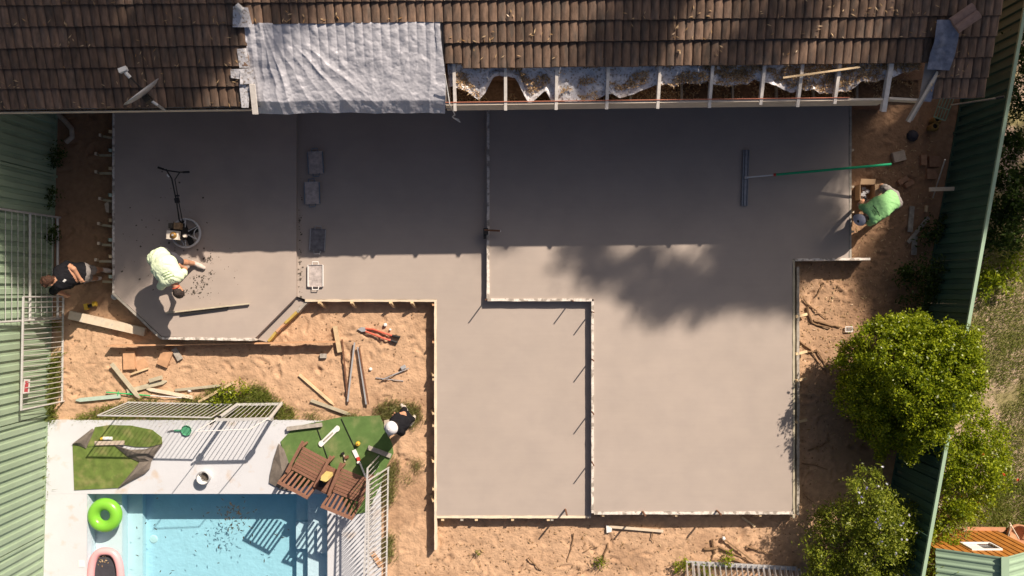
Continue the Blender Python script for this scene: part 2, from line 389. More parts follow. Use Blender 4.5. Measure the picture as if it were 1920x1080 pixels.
# concrete slabs
def pp(pts, z): return [P(a, b_, z) for a, b_ in pts]
def slab(name, pts, z, label):
    o = obj(name, MB().prism([(p.x, p.y) for p in pp(pts, z)], -.12, z), 'concrete_wet' if z == ZA else 'concrete'); return tag(struct(o), label)
slab('concrete_slab', [(215, 172), (555.5, 172), (555.5, 556), (478, 634), (304, 631), (215, 549)], ZA, 'left concrete slab with cut off corners under the power trowel')
slab('concrete_slab', [(556, 172), (913.5, 172), (913.5, 563.5), (1109, 563.5), (1109, 967), (819, 967), (819, 561), (572, 561), (556.5, 556)], ZB, 'lower middle concrete slab with the kneeling boards')
slab('concrete_slab', [(917, 172), (1592, 172), (1592, 486), (1486, 486), (1486, 959), (1113, 959), (1113, 561), (917, 561)], ZC, 'largest raised concrete slab with the long float on it')
slab('concrete_step', [(557, 557), (574, 568), (503, 642), (480, 636)], ZS, 'narrow diagonal concrete step at the slab corner')

# ------------------------------------------------------------ formwork boards
def board(p0, p1, ztop, wd, m, label, zb=-.08):
    a = P(*p0, ztop); b_ = P(*p1, ztop); h = ztop-zb
    a.z = b_.z = ztop-h/2
    mb = MB(); n = max(2, int((b_-a).length/.12)); d = (b_-a)/n; sd = Vector((-d.y, d.x, 0)).normalized()
    rows = []
    for i in range(n+1):
        c = a+d*i; jw = wd/2*(1+random.uniform(-.12, .22)); jw2 = wd/2*(1+random.uniform(-.12, .22)); jz = random.uniform(-.003, .004)
        rows.append([c-sd*jw+Vector((0, 0, -h/2)), c+sd*jw2+Vector((0, 0, -h/2)), c+sd*jw2+Vector((0, 0, h/2+jz)), c-sd*jw+Vector((0, 0, h/2+jz))])
    for r in rows: mb.v += [tuple(q) for q in r]
    for i in range(n):
        for j in range(4): k = (j+1) % 4; mb.f.append((i*4+j, i*4+k, i*4+4+k, i*4+4+j))
    mb.f.append((3, 2, 1, 0)); mb.f.append((n*4, n*4+1, n*4+2, n*4+3))
    o = obj('formwork_board', mb, m); return tag(o, label, 'formwork')
board((212.5, 205), (212.5, 549), ZA+.012, .042, 'splatter', 'cement spattered board along the left edge of the left slab')
board((211, 549), (302, 634.5), ZA+.008, .042, 'timber_grey', 'grey board along the slanting lower left slab corner')
board((303, 634), (478, 636.5), ZA+.012, .05, 'splatter', 'spattered pale board along the lower edge of the left slab')
board((572, 563.5), (819, 563.5), ZB+.012, .042, 'pine_pale', 'pale board along the short upper edge of the sand bay')
board((816.5, 565), (816.5, 1031), ZB+.012, .045, 'pine_pale', 'long pale board between sand and middle slab, running past its corner')
board((819, 969.5), (1108, 969.5), ZB+.012, .045, 'pine_pale', 'pale board along the bottom edge of the middle slab')
board((1114, 962), (1488, 962), ZC+.012, .05, 'splatter', 'whitish board along the bottom edge of the largest slab')
board((1488.5, 487), (1488.5, 972), ZC+.010, .04, 'pine_green', 'greenish board along the right edge of the largest slab')
board((1496.5, 500), (1496.5, 966), ZC-.10, .05, 'timber_grey', 'grey lower board outside the right edge of the largest slab', -.05)
board((1490, 487), (1632, 485.5), ZC+.016, .045, 'splatter', 'cement streaked board sticking out past the right slab notch')
board((1595, 172), (1594.5, 484), ZC+.010, .04, 'timber_grey', 'grey board along the upper right edge of the largest slab')
board((915.2, 172), (915.2, 560), ZC+.022, .05, 'splatter', 'upright spattered board down the middle between two slab levels')
board((914, 562.3), (1110, 562.3), ZC+.024, .05, 'splatter', 'level spattered board at the inner corner of the largest slab')
board((1111.2, 565), (1111.2, 962), ZC+.022, .045, 'splatter', 'long spattered board between middle slab and largest slab')
for i, (a, b_, c) in enumerate((((575, 566), (557, 585), 'timber_grey'), ((556, 585), (534, 606), 'board_yellow'), ((533, 607), (518, 622), 'ply_orange'), ((517, 623), (503, 640), 'board_yellow'))):
    board(a, b_, ZS+.05, .045, c, ('topmost orange', 'upper yellow', 'lower orange', 'bottom yellow')[i]+' board of four edging the diagonal step')
# brace plank on edge
tag(obj('plank', MB().beam(P(205, 648, .16), P(628, 641, .16), .028, .17), 'ply_orange'), 'long thin orange plank standing on edge below the left slab', 'plank')
# stakes, each driven in at a board
def stake(px, py, z, wd=.045, m='pine', label='', lean=(0, 0), name='stake', cat='stake'):
    t = P(px, py, z); b0 = Vector((t.x+lean[0], t.y+lean[1], -.15))
    mb = MB().beam(b0, t, wd, wd*.8, up=(0, 1, 0)); o = obj(name, mb, m); return tag(o, label, cat)
ORD = ['first', 'second', 'third', 'fourth', 'fifth', 'sixth', 'seventh', 'eighth', 'ninth']
for i, (x, l) in enumerate(((598, .1), (659, .05), (732, .06), (772, .06))):
    stake(x, 567, .30, .05, 'pine', ORD[i]+' stake from the left along the top of the sand bay', (l, -.16))
for i, y in enumerate((572, 642, 704, 712, 776, 799, 866, 918, 940)):
    stake(812.5, y, .27, .04, 'ply_orange' if i in (0, 1) else 'pine', ORD[i]+' stake from the top beside the long sand bay board', (-.10 if i % 2 == 0 else -.02, .06))
for i, (x, m) in enumerate(((830, 'pine'), (866, 'timber_grey'), (893, 'pine'), (961, 'pine'), (1028, 'pine'), (1035, 'timber_grey'))):
    stake(x, 974.5, .23, .055, m, ORD[i]+' stake from the left under the bottom edge of the middle slab', (0, -.05))
for i, x in enumerate((1131, 1268, 1426)):
    stake(x, 966.5, .36, .045, 'pine', ORD[i]+' pine stake from the left along the bottom of the largest slab', (-.04 if i else 0, -.14))
for i, (x, y, l) in enumerate(((1063, 966, 0), (1210, 967, 0), (1352, 965, 0))):
    stake(x, y, .72, .03, 'rust', ORD[i]+' rusty steel stake from the left along the bottom boards', (0, -.02), 'steel_stake')
for i, y in enumerate((594, 664, 714, 792)):
    p = P(1500, y, .25)
    o = obj('stake', MB().beam(P(1491, y, .30), P(1512, y-5, .10), .05, .045), 'pine'); tag(o, ORD[i]+' timber brace from the top outside the right edge of the largest slab', 'stake')
for i, y in enumerate((281, 350, 397, 434)):
    stake(1599, y, .34, .05, 'pine_pale', ORD[i]+' stake head from the top along the upper right slab edge', (.03, 0))
# steel pins along the inner step, upright; they throw the thin slanting shadows
for i, (x, y) in enumerate(((1109.5, 584), (1109.5, 673), (1109.5, 771), (1109.5, 865), (1072, 563), (911, 561))):
    p = P(x, y, ZC)
    o = obj('steel_pin', MB().tube([(p.x, p.y, .05), (p.x+.006, p.y-.01, ZC+.36)], .013, 6), 'rust')
    tag(o, ('top', 'second', 'third', 'bottom')[i]+' rusty pin standing in the long inner step board' if i < 4 else 'rusty pin standing in the inner step board near '+('its right corner' if i == 4 else 'its left corner'), 'steel pin')
p = P(914, 434, ZC+.02); t = thing('clamp', p, 'dark steel clamp with a pipe lying across the upright inner board', 'clamp')
obj('body', MB().box(p+Vector((-.03, 0, .06)), (.09, .12, .14)).box(p+Vector((-.05, -.1, .05)), (.05, .1, .05)), 'steel_dark', t)
obj('pipe', MB().tube([p+Vector((-.06, .02, .12)), p+Vector((.25, .0, .16))], .018), 'rust', t)
obj('pipe_end', MB().tube([p+Vector((.25, .0, .16)), p+Vector((.262, .0, .161))], .02), 'white', t)
# braces on the left side, each peg + strut + packing stake
for i, y in enumerate((252, 287, 321, 371, 418, 455, 486, 524)):
    q = G(188, y+1); t = thing('form_brace', q, ORD[i % 9]+' timber brace from the top on the left side of the left slab' if i < 7 else 'lowest timber brace on the left side of the left slab', 'brace')
    x0 = random.uniform(180, 190)
    if i < 7: obj('peg', MB().beam(G(x0, y+2, -.1), P(x0-2, y+1, .24), .04, .055, up=(0, 1, 0)), 'pine_pale', t)
    obj('strut', MB().beam(P(x0+6, y+4, .10), P(210, y+5+random.uniform(-1, 2), .26), .045, .035), 'pine_green', t)
    obj('stake', MB().beam(P(205, y-6, -.05), P(207.5, y-5, .33), .05, .06, up=(0, 1, 0)), 'pine_aqua' if i % 2 else 'pine', t)
tag(obj('stone', MB().prism([tuple(P(a, b_)[:2]) for a, b_ in ((203, 384), (211, 377), (211, 400), (206, 399))], -.02, .16), 'sandstone'), 'pale broken stone wedged against the left slab board', 'stone')
tag(obj('washer_plate', MB().lathe([(0, .03), (.06, .03), (.07, 0), (.07, -.02)], P(215, 556, .06), 14), 'galv'), 'small round grey plate at the left slab corner', 'plate')

# ============================================================ THE HOUSE
TP = math.tan(math.radians(22)); ZE = 2.85
Ye = lambda x: 3.0+.012*x
def RP(x, v, dz=0.0): return Vector((x, Ye(x)+v, ZE+v*TP+dz))
house = thing('house', (0, 3.5, 0), 'long low house with brown tiled roof, its eave stripped open', 'house')
XL, XT0, XT1, XR0, XR1 = -12.0, P(468, 0, 3.0).x, P(836, 0, 3.0).x, P(1742, 0, 3.0).x, 7.72
RUN = .30; TW = .287; RIDGE = 3.3
wl_ = MB(); wl_.box((-2.3, 6.3, 1.15), (19.2, 5.5, 2.6)); obj('wall', wl_, 'brick', house)
roof = bpy.data.objects.new('roof', None); C.objects.link(roof); roof.parent = house; roof.location = Vector((0, 3.2, ZE))-house.location
def roofsheet(x0, x1, v0, v1, dz): return [RP(x0, v0, dz), RP(x1, v0, dz), RP(x1, v1, dz), RP(x0, v1, dz)]
b = MB()
for q in ((XL, XT1, .05, RIDGE), (XT1, XR0-.1, .72, RIDGE), (XR0-.1, XR1-.06, .05, RIDGE)): b.poly(roofsheet(*q, -.012))
b.poly([RP(XL, RIDGE, -.012), RP(XR1-.06, RIDGE, -.012), RP(XR1-.06, RIDGE, 0)+Vector((0, RIDGE, -RIDGE*TP)), RP(XL, RIDGE, 0)+Vector((0, RIDGE, -RIDGE*TP))])
obj('sarking', b, 'sarking', roof)
# one interlocking two-roll tile, shared by all
def tile_mesh():
    prof = []
    for k in range(15):
        u = TW*k/14; q = (u/(TW/2)) % 1.0 if k < 14 else 0.0
        hgt = .030*max(0.0, math.sin(math.pi*min(1, q*1.0)))**.55
        prof.append((u*(.985), hgt))
    v = []; LEN = .36
    for s, lift in ((0, .042), (LEN, .0)):
        for (u, h) in prof: v.append((u, s, s*TP+h+lift))
    for (u, h) in prof: v.append((u, .004, -.002+h*.3))
    f = []; n = len(prof)
    for k in range(n-1):
        f.append((k, k+1, n+k+1, n+k)); f.append((2*n+k, 2*n+k+1, k+1, k))
    return v, f
tv, tf = tile_mesh(); tme = bpy.data.meshes.new('roof_tile'); tme.from_pydata(tv, [], tf); tme.materials.append(MATS['tile']); tme.update()
for pg in tme.polygons: pg.use_smooth = False
roff = parent_off(roof)
def has_tile(k, x):
    if k > 6: return False
    if x < XT0-.12: return x > P(-20, 0, 3.0).x-.1
    if x < XT1-.05: return k >= 4
    if x < XR0+.05: return k >= 2
    return x < XR1-.10
rest = MB()
for k in range(0, 11):
    x = -12.0
    while x < XR1-.1:
        v = .05+RUN*k-(.07 if (k == 2 and XT1 < x < XR0) else 0); p = RP(x, v)
        if has_tile(k, x) and k <= 5:
            o = bpy.data.objects.new('roof_tile', tme); C.objects.link(o); o.parent = roof
            o.location = p-roff+Vector((0, random.uniform(-.006, .006), random.uniform(0, .004))); o.rotation_euler = (0, random.uniform(-.012, .012), .012+random.uniform(-.006, .006))
        elif k > 5 or x < P(-20, 0, 3.0).x-.1:
            n0 = len(rest.v); rest.v += [tuple(p+Vector(q)) for q in tv]; rest.f += [tuple(i+n0 for i in q) for q in tf]
        x += TW
stuff(obj('roof_tiles', rest, 'tile', roof))
# leaves shed over the tiles
n = 1000; xs = rng.uniform(-8.6, 7.6, n); vs = .06+RUN*(np.floor(rng.uniform(0, 6, n))+rng.beta(.7, 2.6, n)*.9)
k = ~((xs > XT0-.1) & (xs < XT1) & (vs < 1.27)) & ~((xs > XT1-.1) & (xs < XR0) & (vs < .7)); xs, vs = xs[k], vs[k]
cl = vnoise(xs*1.7, vs*3, 5) > .42; xs, vs = xs[cl], vs[cl]
pts = np.column_stack([xs, 3.0+.012*xs+vs, ZE+vs*TP+.074+rng.uniform(0, .008, len(xs))])
V, F = leaf_quads(pts, .075, .017, .85); stuff(npobj('leaf_litter', V, F, 'leaf_litter', roof))
# left gutter with debris
ga, gb = RP(XL, .085, -.06), RP(XT0+.04, .085, -.06)
g = MB(); dx = gb-ga
for (y0, z0, y1, z1) in ((-.055, .0, -.055, -.10), (-.055, -.10, .05, -.10), (-.055, .0, -.068, .004), (.05, -.10, .05, .02), (-.068, .004, -.068, -.11)):
    g.quad(ga+Vector((0, y0, z0)), gb+Vector((0, y0, z0)), gb+Vector((0, y1, z1)), ga+Vector((0, y1, z1)))
obj('gutter', g, 'cream', house)
xs = rng.uniform(-8.6, XT0, 1600); pts = np.column_stack([xs, 3.0+.012*xs+.08+rng.uniform(-.045, .04, 1600), np.full(1600, ZE-.10)+rng.uniform(0, .08, 1600)])
V, F = leaf_quads(pts, .06, .018, .5); stuff(npobj('gutter_leaves', V, F, 'leaf_litter', house))
obj('fascia', MB().beam(RP(XL, .155, -.18), RP(XT0, .155, -.18), .03, .2), 'cream', house)
obj('soffit', MB().poly([RP(XL, .03, -.24), RP(XT1+.05, .03, -.24), RP(XT1+.05, .6, -.24-.6*TP), RP(XL, .6, -.24-.6*TP)]), 'cream', house)
# open eave on the right: cavity, rafters, fascia, sagging foil, litter
cv = MB(); zf = 2.42
cv.poly([RP(XT1-.2, .05, 0)*1, RP(XR0+.1, .05, 0)*1, RP(XR0+.1, .85, 0), RP(XT1-.2, .85, 0)])
cv.v = [(v[0], v[1], zf) for v in cv.v]
def zset(v, z): return Vector((v.x, v.y, z))
cv.poly([zset(RP(XT1-.2, .84), zf), zset(RP(XR0+.1, .84), zf), RP(XR0+.1, .84, -.02), RP(XT1-.2, .84, -.02)])
cv.poly([zset(RP(XT1-.02, .05), zf), zset(RP(XT1-.02, .84), zf), RP(XT1-.02, .84, -.02), RP(XT1-.02, .05, -.02)])
obj('eave_cavity', cv, 'cavity', house)
n = 7000; xs = rng.uniform(XT1, XR0, n); vs = rng.uniform(.06, .8, n); pts = np.column_stack([xs, 3.0+.012*xs+vs, np.full(n, zf+.012)+rng.uniform(0, .03, n)])
keep = vnoise(xs*3, vs*4, 9) > .4; V, F = leaf_quads(pts[keep], .06, .016, .7); stuff(npobj('cavity_leaves', V, F, 'leaf_litter', house))
xs = np.concatenate([rng.normal(c, .12, 160) for c in (-.55, .55)]); pts = np.column_stack([xs, 3.0+.012*xs+.10+np.abs(rng.normal(0, .05, 320)), zf+.02+rng.uniform(0, .12, 320)])
V, F = leaf_quads(pts, .06, .02, .5); stuff(npobj('cavity_leaves', V, F, 'leaf_litter', house))
RX = [853, 948, 1043, 1138, 1234, 1331, 1427, 1497, 1566, 1661]
for i, px in enumerate(RX):
    x = P(px, 0, 2.85).x
    t1 = -.03 if i not in (9,) else -.12
    if i in (6, 8): t1 = .01
    obj('rafter', MB().beam(RP(x, t1, -.065), RP(x, .84, -.065), .05 if i < 9 else .075, .10), 'rafter', house)
for i in range(len(RX)-1):
    x = P((RX[i]+RX[i+1])/2-2, 0, 2.6).x
    obj('ceiling_joist', MB().beam((x, Ye(x)+.08, zf+.05), (x, Ye(x)+.8, zf+.05), .035, .08), 'timber_grey', house)
xa, xb = XT1-.02, P(1662, 0, 2.8).x
fas = MB().beam(RP(xa, .06, -.235), RP(xb, .06, -.235), .035, .42); obj('fascia', fas, 'cream', house)
obj('fascia_edge', MB().beam(RP(xa, .086, -.012), RP(P(1590, 0, 2.8).x, .086, -.012), .011, .018), 'cream_red', house)
obj('fascia', MB().beam(RP(xb+.02, .07, -.09), RP(P(1728, 0, 2.8).x, .04, -.11), .04, .15), 'cream', house)
# foil sarking hanging torn along the opening
U = np.linspace(XT1+.03, XR0-.15, 240); T = np.linspace(0, 1, 16); UU, TT = np.meshgrid(U, T, indexing='ij')
def low(u):
    c = [(-1.1, .34), (-.75, .30), (-.55, .20), (-.3, .52), (.05, .50), (.3, .12), (.55, .30), (.68, .10), (.9, .13), (1.5, .16), (2.2, .30), (2.9, .42), (3.3, .36), (4.0, .40), (4.5, .30), (5.0, .22), (5.6, .26), (5.9, .38), (6.6, .52)]
    return np.interp(u, [a for a, _ in c], [b_ for _, b_ in c])
vl = low(UU)-.07*np.abs(np.sin((UU-P(853, 0, 2.85).x)*math.pi/.84))+(vnoise(UU*9, UU*0, 2)-.5)*.05; vv = .80+(vl-.80)*TT
sag = -.05*np.sin(np.pi*np.minimum(1, TT*.8))*(0.5+.9*vnoise(UU*2.2, TT*2, 5))-.04*np.abs(np.sin((UU-P(853, 0, 2.85).x)*math.pi/.84))+(fbm(UU*7, TT*5, 8)-.55)*.17*np.minimum(1, TT*4)
grid_obj('torn_foil', UU, 3.0+.012*UU+vv, ZE+vv*TP-.035+sag, 'foil', house)
FV = (UU, 3.0+.012*UU+vv, ZE+vv*TP-.035+sag)
ii = rng.integers(0, 240, 13000); jj = np.clip((rng.beta(2.0, 1.8, 13000)*16).astype(int), 0, 15)
kk = (U[ii] > -.9) & (vnoise(U[ii]*2.4, jj*.35, 31) > np.where(U[ii] > .8, .42, .62)); ii, jj = ii[kk], jj[kk]
pts = np.column_stack([FV[0][ii, jj]+rng.normal(0, .02, len(ii)), FV[1][ii, jj]+rng.normal(0, .015, len(ii)), FV[2][ii, jj]+.02+rng.uniform(0, .02, len(ii))])
V, F = leaf_quads(pts, .055, .017, .6); stuff(npobj('foil_leaves', V, F, 'leaf_litter', house))
# batten and corrugated strip under the last tiles on the right
x0, x1 = P(1506, 0, 3.05).x, P(1738, 0, 3.05).x; us = np.linspace(x0, x1, 90)
A = np.stack([us, us], 1); Bv = np.stack([np.full(90, .60), np.full(90, .70)], 1)
grid_obj('flashing_strip', A, 3.0+.012*A+Bv-.0, ZE+Bv*TP+.01+.018*np.abs(np.sin(A*math.pi/.1435)), 'white', house)
tag(obj('batten', MB().beam(P(1468, 146, 3.06), P(1612, 126, 3.08), .03, .035), 'pine'), 'loose thin batten lying slantwise across the torn eave foil', 'batten')
# lead flashing up the verge strip, barge board, loose tile
def strip(rows, m, name, parent, amp=.03, sub=8, seed=1):
    L = np.array([[r[0], r[1]] for r in rows]); R = np.array([[r[2], r[3]] for r in rows]); zz = np.array([r[4] for r in rows])
    t = np.linspace(0, len(rows)-1, (len(rows)-1)*sub+1); idx = np.arange(len(rows))
    lx, ly = np.interp(t, idx, L[:, 0]), np.interp(t, idx, L[:, 1]); rx, ry = np.interp(t, idx, R[:, 0]), np.interp(t, idx, R[:, 1]); z = np.interp(t, idx, zz)
    s = np.linspace(0, 1, 12); S, TT2 = np.meshgrid(s, t, indexing='ij'); z2 = np.interp(TT2, t, z)+(fbm(S*4, TT2*2, seed)-.45)*amp
    px = np.interp(TT2, t, lx)*(1-S)+np.interp(TT2, t, rx)*S; py = np.interp(TT2, t, ly)*(1-S)+np.interp(TT2, t, ry)*S; q = (CAM_H-z2)/1600
    return grid_obj(name, (px-960)*q, (540-py)*q, z2, m, parent)
strip([(1757, 37, 1803, 37, 3.50), (1752, 78, 1796, 78, 3.36), (1744, 100, 1790, 105, 3.25), (1738, 130, 1780, 132, 3.15)], 'lead', 'lead_flashing', house, .06, seed=3)
strip([(1753, 133, 1772, 133, 3.06), (1740, 162, 1762, 160, 2.98), (1728, 190, 1745, 191, 2.88)], 'lead', 'lead_flashing', house, .03, seed=5)
obj('barge_board', MB().beam(P(1757, 134, 3.02), P(1702, 228, 2.72), .05, .12), 'cream', house)
obj('barge_board', MB().beam(P(1761, 135, 3.05), P(1709, 226, 2.78), .02, .05), 'timber_grey', house)
lme = tme.copy(); lme.materials[0] = MATS['loose']; lt = bpy.data.objects.new('loose_tile', lme); C.objects.link(lt); lt.location = P(1777, 36, 3.46); lt.rotation_euler = (.05, 0, -.95)
tag(lt, 'loose brown roof tile lying askew near the right roof end', 'roof tile')
# flashings at the left edge of the tarpaulin
for i, q in enumerate(([(437, 12, 465, 14, 3.56), (436, 51, 474, 51, 3.44)], [(444, 92, 462, 90, 3.29), (449, 127, 468, 127, 3.17)], [(432, 130, 470, 128, 3.19), (433, 146, 449, 148, 3.13)], [(450, 130, 474, 128, 3.20), (450, 158, 480, 157, 3.12)], [(448, 158, 469, 160, 3.08), (453, 202, 466, 202, 2.96)])):
    strip(q, 'foil', 'flashing_sheet', house, .03, seed=20+i)
obj('flashing_roll', MB().tube([P(443, 9, 3.66), P(455, 20, 3.62)], .045, 10), 'white', house)
obj('fascia_plank', MB().beam(P(473, 158, 3.12), P(479, 214, 2.92), .09, .03), 'rafter', house)
# silver tarpaulin
U = np.linspace(P(461, 0, 3.3).x, P(830, 0, 3.0).x+.02, 330); W = np.linspace(-.06, 1.26, 130); UU, WW = np.meshgrid(U, W, indexing='ij')
rolls = .022*np.abs(np.sin((UU+12)*math.pi/(TW/2)))**.6
fade = np.clip((WW-.35)/.7, 0, 1)
z = rolls*fade*.8+.035
f0, f1 = (UU-U[0])/(U[-1]-U[0]), (WW+.06)/1.36
fold = 0
wob = (vnoise(UU*3, WW*5, 90)-.5)*.02
for (fx, slope, amp, wdt) in ((.03, -.02, .04, .010), (.075, .03, .06, .012), (.115, -.06, .09, .012), (.15, -.10, .10, .014), (.215, -.22, .05, .014), (.27, -.30, .045, .018), (.335, -.40, .07, .015), (.42, -.52, .05, .02), (.50, -.40, .02, .02), (.57, -.25, .03, .02), (.63, .03, .025, .014), (.76, .20, .08, .016), (.80, .20, .05, .014), (.86, .10, .03, .012), (.93, .03, .04, .012)):
    d = (f0-fx-slope*(f1-.5)+wob)/wdt; fold = fold+amp*(np.exp(-np.abs(d)*.9)-.35*np.exp(-np.abs(d-2.2)*.8))*(.3+.7*np.clip(1.1-np.abs(f1-.45)*1.5, 0, 1))
ed = np.clip(1-f1*8, 0, 1)
z = z+fold*.30*(.35+1.3*vnoise(UU*2.3, WW*3.1, 77))+(fbm(UU*5+WW*2, WW*5, 61)-.5)*.035+np.abs(fbm(UU*6-WW*4, WW*7+UU*2, 63, 2)-.40)*.04+(fbm(UU*26, WW*40, 64, 3)-.5)*.008-ed*.10+(fbm(UU*2, WW*2, 66)-.5)*.05
yy = 3.0+.012*UU+WW+(vnoise(UU*4, UU*0, 71)-.5)*.05*(1-f1)
UX = UU+.03*np.sin(f1*5)*(f0 > .97)
tarp = grid_obj('tarpaulin', UX, yy, ZE+WW*TP+z, 'tarp'); tag(tarp, 'creased silver tarpaulin spread over the open patch of roof', 'tarpaulin')
rp = [P(834, 140, 3.25), P(840, 175, 3.02), P(843, 195, 2.93), P(853, 215, 2.45)]
lp = [P(853, 215, 2.45), P(848, 219, 2.40), P(855, 224, 2.33), P(863, 229, 2.28), P(860, 224, 2.3), P(851, 221, 2.36)]
tag(obj('rope', MB().tube(rp+lp, .009, 6), 'white'), 'thin pale rope dangling in a knot from the tarpaulin corner', 'rope')
# satellite dish
c = P(270, 178, 3.52); dish = thing('satellite_dish', P(302, 204, 3.0), 'grey satellite dish seen edge on above the left gutter', 'satellite dish')
ax = Vector((-.60, .78, .40)).normalized(); M = Vector((0, 0, 1)).rotation_difference(ax).to_matrix()
obj('reflector', MB().lathe([(.0, .0), (.12, .008), (.24, .03), (.34, .065), (.345, .06), (.24, .018), (.0, -.012)], c, 28, M), 'steel_grey', dish, True)
obj('mast', MB().tube([P(308, 206, 2.9), P(294, 196, 3.42), c-ax*.05], .022), 'galv', dish)
obj('bracket', MB().box(c-ax*.09, (.1, .1, .16), .6), 'steel_dark', dish)
lp_ = c+ax*.46+Vector((0, 0, -.1)); obj('arm', MB().tube([c-ax*.03-Vector((0, 0, .3)), lp_], .012), 'steel_dark', dish)
obj('receiver', MB().box(lp_+ax*.05, (.13, .07, .07), .35).tube([lp_, lp_-ax*.1], .03), 'white', dish)

# ============================================================ FENCES
def colorbond(p0, p1, h, m, label, flip=1, mrail=None):
    p0 = Vector(p0); p1 = Vector(p1); d = (p1-p0); L = d.length; d.normalize(); nrm = Vector((-d.y, d.x, 0))*flip
    t = thing('steel_fence', p0, label, 'fence'); nb = max(1, round(L/2.37)); bw = L/nb; mr = mrail or m
    for i in range(nb+1): obj('post', MB().beam(p0+d*bw*i+Vector((0, 0, -.3)), p0+d*bw*i+Vector((0, 0, h)), .055, .05, up=d), m, t)
    pat = [(0, 0), (.055, 0), (.070, .038), (.162, .038), (.177, 0), (.197, 0)]
    for i in range(nb):
        a = p0+d*bw*i
        obj('top_rail', MB().beam(a+Vector((0, 0, h+.012)), a+d*bw+Vector((0, 0, h+.012)), .06, .05), mr, t)
        obj('bottom_rail', MB().beam(a+d*.03+Vector((0, 0, .07)), a+d*(bw-.03)+Vector((0, 0, .07)), .055, .06), m, t)
        for s in range(3):
            w3 = (bw-.06)/3; pr = []; k = 0
            while True:
                done = False
                for (u, q) in pat[:-1]:
                    uu = k*.197+u
                    if uu > w3: done = True; break
                    pr.append((uu, q))
                if done: break
                k += 1
            pr.append((w3-.001, 0)); mb = MB(); base = a+d*(.03+w3*s)
            for j in range(len(pr)-1):
                A = base+d*pr[j][0]+nrm*(pr[j][1]-.014); B = base+d*pr[j+1][0]+nrm*(pr[j+1][1]-.014)
                mb.quad(A+Vector((0, 0, .05)), B+Vector((0, 0, .05)), B+Vector((0, 0, h)), A+Vector((0, 0, h)))
            obj('sheet', mb, m, t)
    return t
colorbond((-9.02, 4.6, 0), (-9.36, -7.3, 0), 1.9, 'colorbond', 'pale green ribbed steel fence along the left of the site', 1)
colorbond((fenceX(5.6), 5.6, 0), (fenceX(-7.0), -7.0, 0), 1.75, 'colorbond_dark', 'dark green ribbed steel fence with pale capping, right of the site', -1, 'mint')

# ============================================================ POOL AND DECK
dx0, dx1, dy1 = P(80, 0, .08).x, P(714, 0, .08).x, P(0, 788, .08).y
dk = MB(); zt = .08
dk.prism([(dx0, dy1), (P(548, 0, .08).x, dy1), (POOL[1], dy1-.02), (POOL[1], POOL[3]), (dx0, POOL[3])], -.2, zt)
dk.prism([(dx0, POOL[3]-.002), (POOL[0], POOL[3]-.002), (POOL[0], POOL[2]), (dx0, POOL[2])], -.2, zt)
dk.prism([(POOL[1]+.002, dy1-.35), (dx1, dy1-.9), (dx1, POOL[2]), (POOL[1]+.002, POOL[2])], -.2, zt)
struct(obj('pool_deck', dk, 'deck'))
zw = -.04; zd = -.70
bs = MB(); x0, x1, y0, y1 = POOL; x0 += .006; x1 -= .006; y1 -= .006; xl = P(229, 0, -.26).x; xlb = P(262, 0, -.5).x
# basin walls
bs.quad((x0, y1, zt-.02), (x1, y1, zt-.02), (x1, y1, zd), (x0, y1, zd)); bs.quad((x0, y0, zt), (x0, y1, zt), (x0, y1, zd), (x0, y0, zd))
bs.quad((x1, y1, zt), (x1, y0, zt), (x1, y0, zd), (x1, y1, zd)); bs.quad((x0, y0, zd), (x1, y0, zd), (x1, y1, zd), (x0, y1, zd))
pool = thing('swimming_pool', (x0, y1, 0), 'pale blue plastered swimming pool with ledge and steps', 'swimming pool')
obj('basin', bs, 'plaster', pool)
obj('ledge', MB().box(((x0+xl)/2, (y0+y1)/2, (-.26+zd)/2), (xl-x0-.006, y1-y0-.006, zd*-1-.26)).prism([(xl, y1-.004), (xlb+.05, y1-.004), (xlb+.05, y0), (xl, y0)], zd+.002, -.52), 'plaster_white', pool)
xs1, xs2, xs3 = P(577, 0, -.28).x, P(596, 0, -.2).x, P(556, 0, -.5).x
obj('step', MB().prism([(xs1, y1-.003), (x1-.003, y1-.003), (x1-.003, y0), (xs1, y0)], zd+.003, -.28), 'plaster', pool)
yst = P(0, 985, -.3).y
obj('step', MB().prism([(xs2, yst), (x1-.004, yst), (x1-.004, yst-.52), (xs2, yst-.52)], -.279, -.14), 'plaster', pool)
obj('step', MB().prism([(xs3, y1-.004), (xs1-.002, y1-.004), (xs1-.002, y0), (xs3, y0)], zd+.004, -.50), 'plaster', pool)
obj('step', MB().prism([(xs3+.02, yst+.05), (xs1-.004, yst+.05), (xs1-.004, yst-.5), (xs3+.02, yst-.5)], -.499, -.38), 'plaster', pool)
obj('drain_cover', MB().lathe([(0, .02), (.07, .015), (.09, 0)], (P(288, 0, -.7).x, P(0, 1011, -.7).y, zd), 16), 'white', pool)
obj('skimmer_lid', MB().box((P(153, 0, .08).x, P(0, 1057, .08).y, zt+.004), (.11, .12, .012)), 'white', pool)
wb = MB(); wb.hexa([(x0-.003, y0-.003, zd-.02), (x1+.003, y0-.003, zd-.02), (x1+.003, y1+.003, zd-.02), (x0-.003, y1+.003, zd-.02)], [(x0-.003, y0-.003, zw), (x1+.003, y0-.003, zw), (x1+.003, y1+.003, zw), (x0-.003, y1+.003, zw)])
struct(obj('pool_water', wb, 'water'))
pts = np.concatenate([np.column_stack([rng.normal(P(438, 0).x, .17, 75), rng.normal(P(0, 970).y, .15, 75)]), np.column_stack([rng.uniform(xlb, xs3, 34), rng.uniform(-5.9, y1-.05, 34)])])
pts = pts[(pts[:, 1] < y1-.04) & (pts[:, 0] < xs3)]
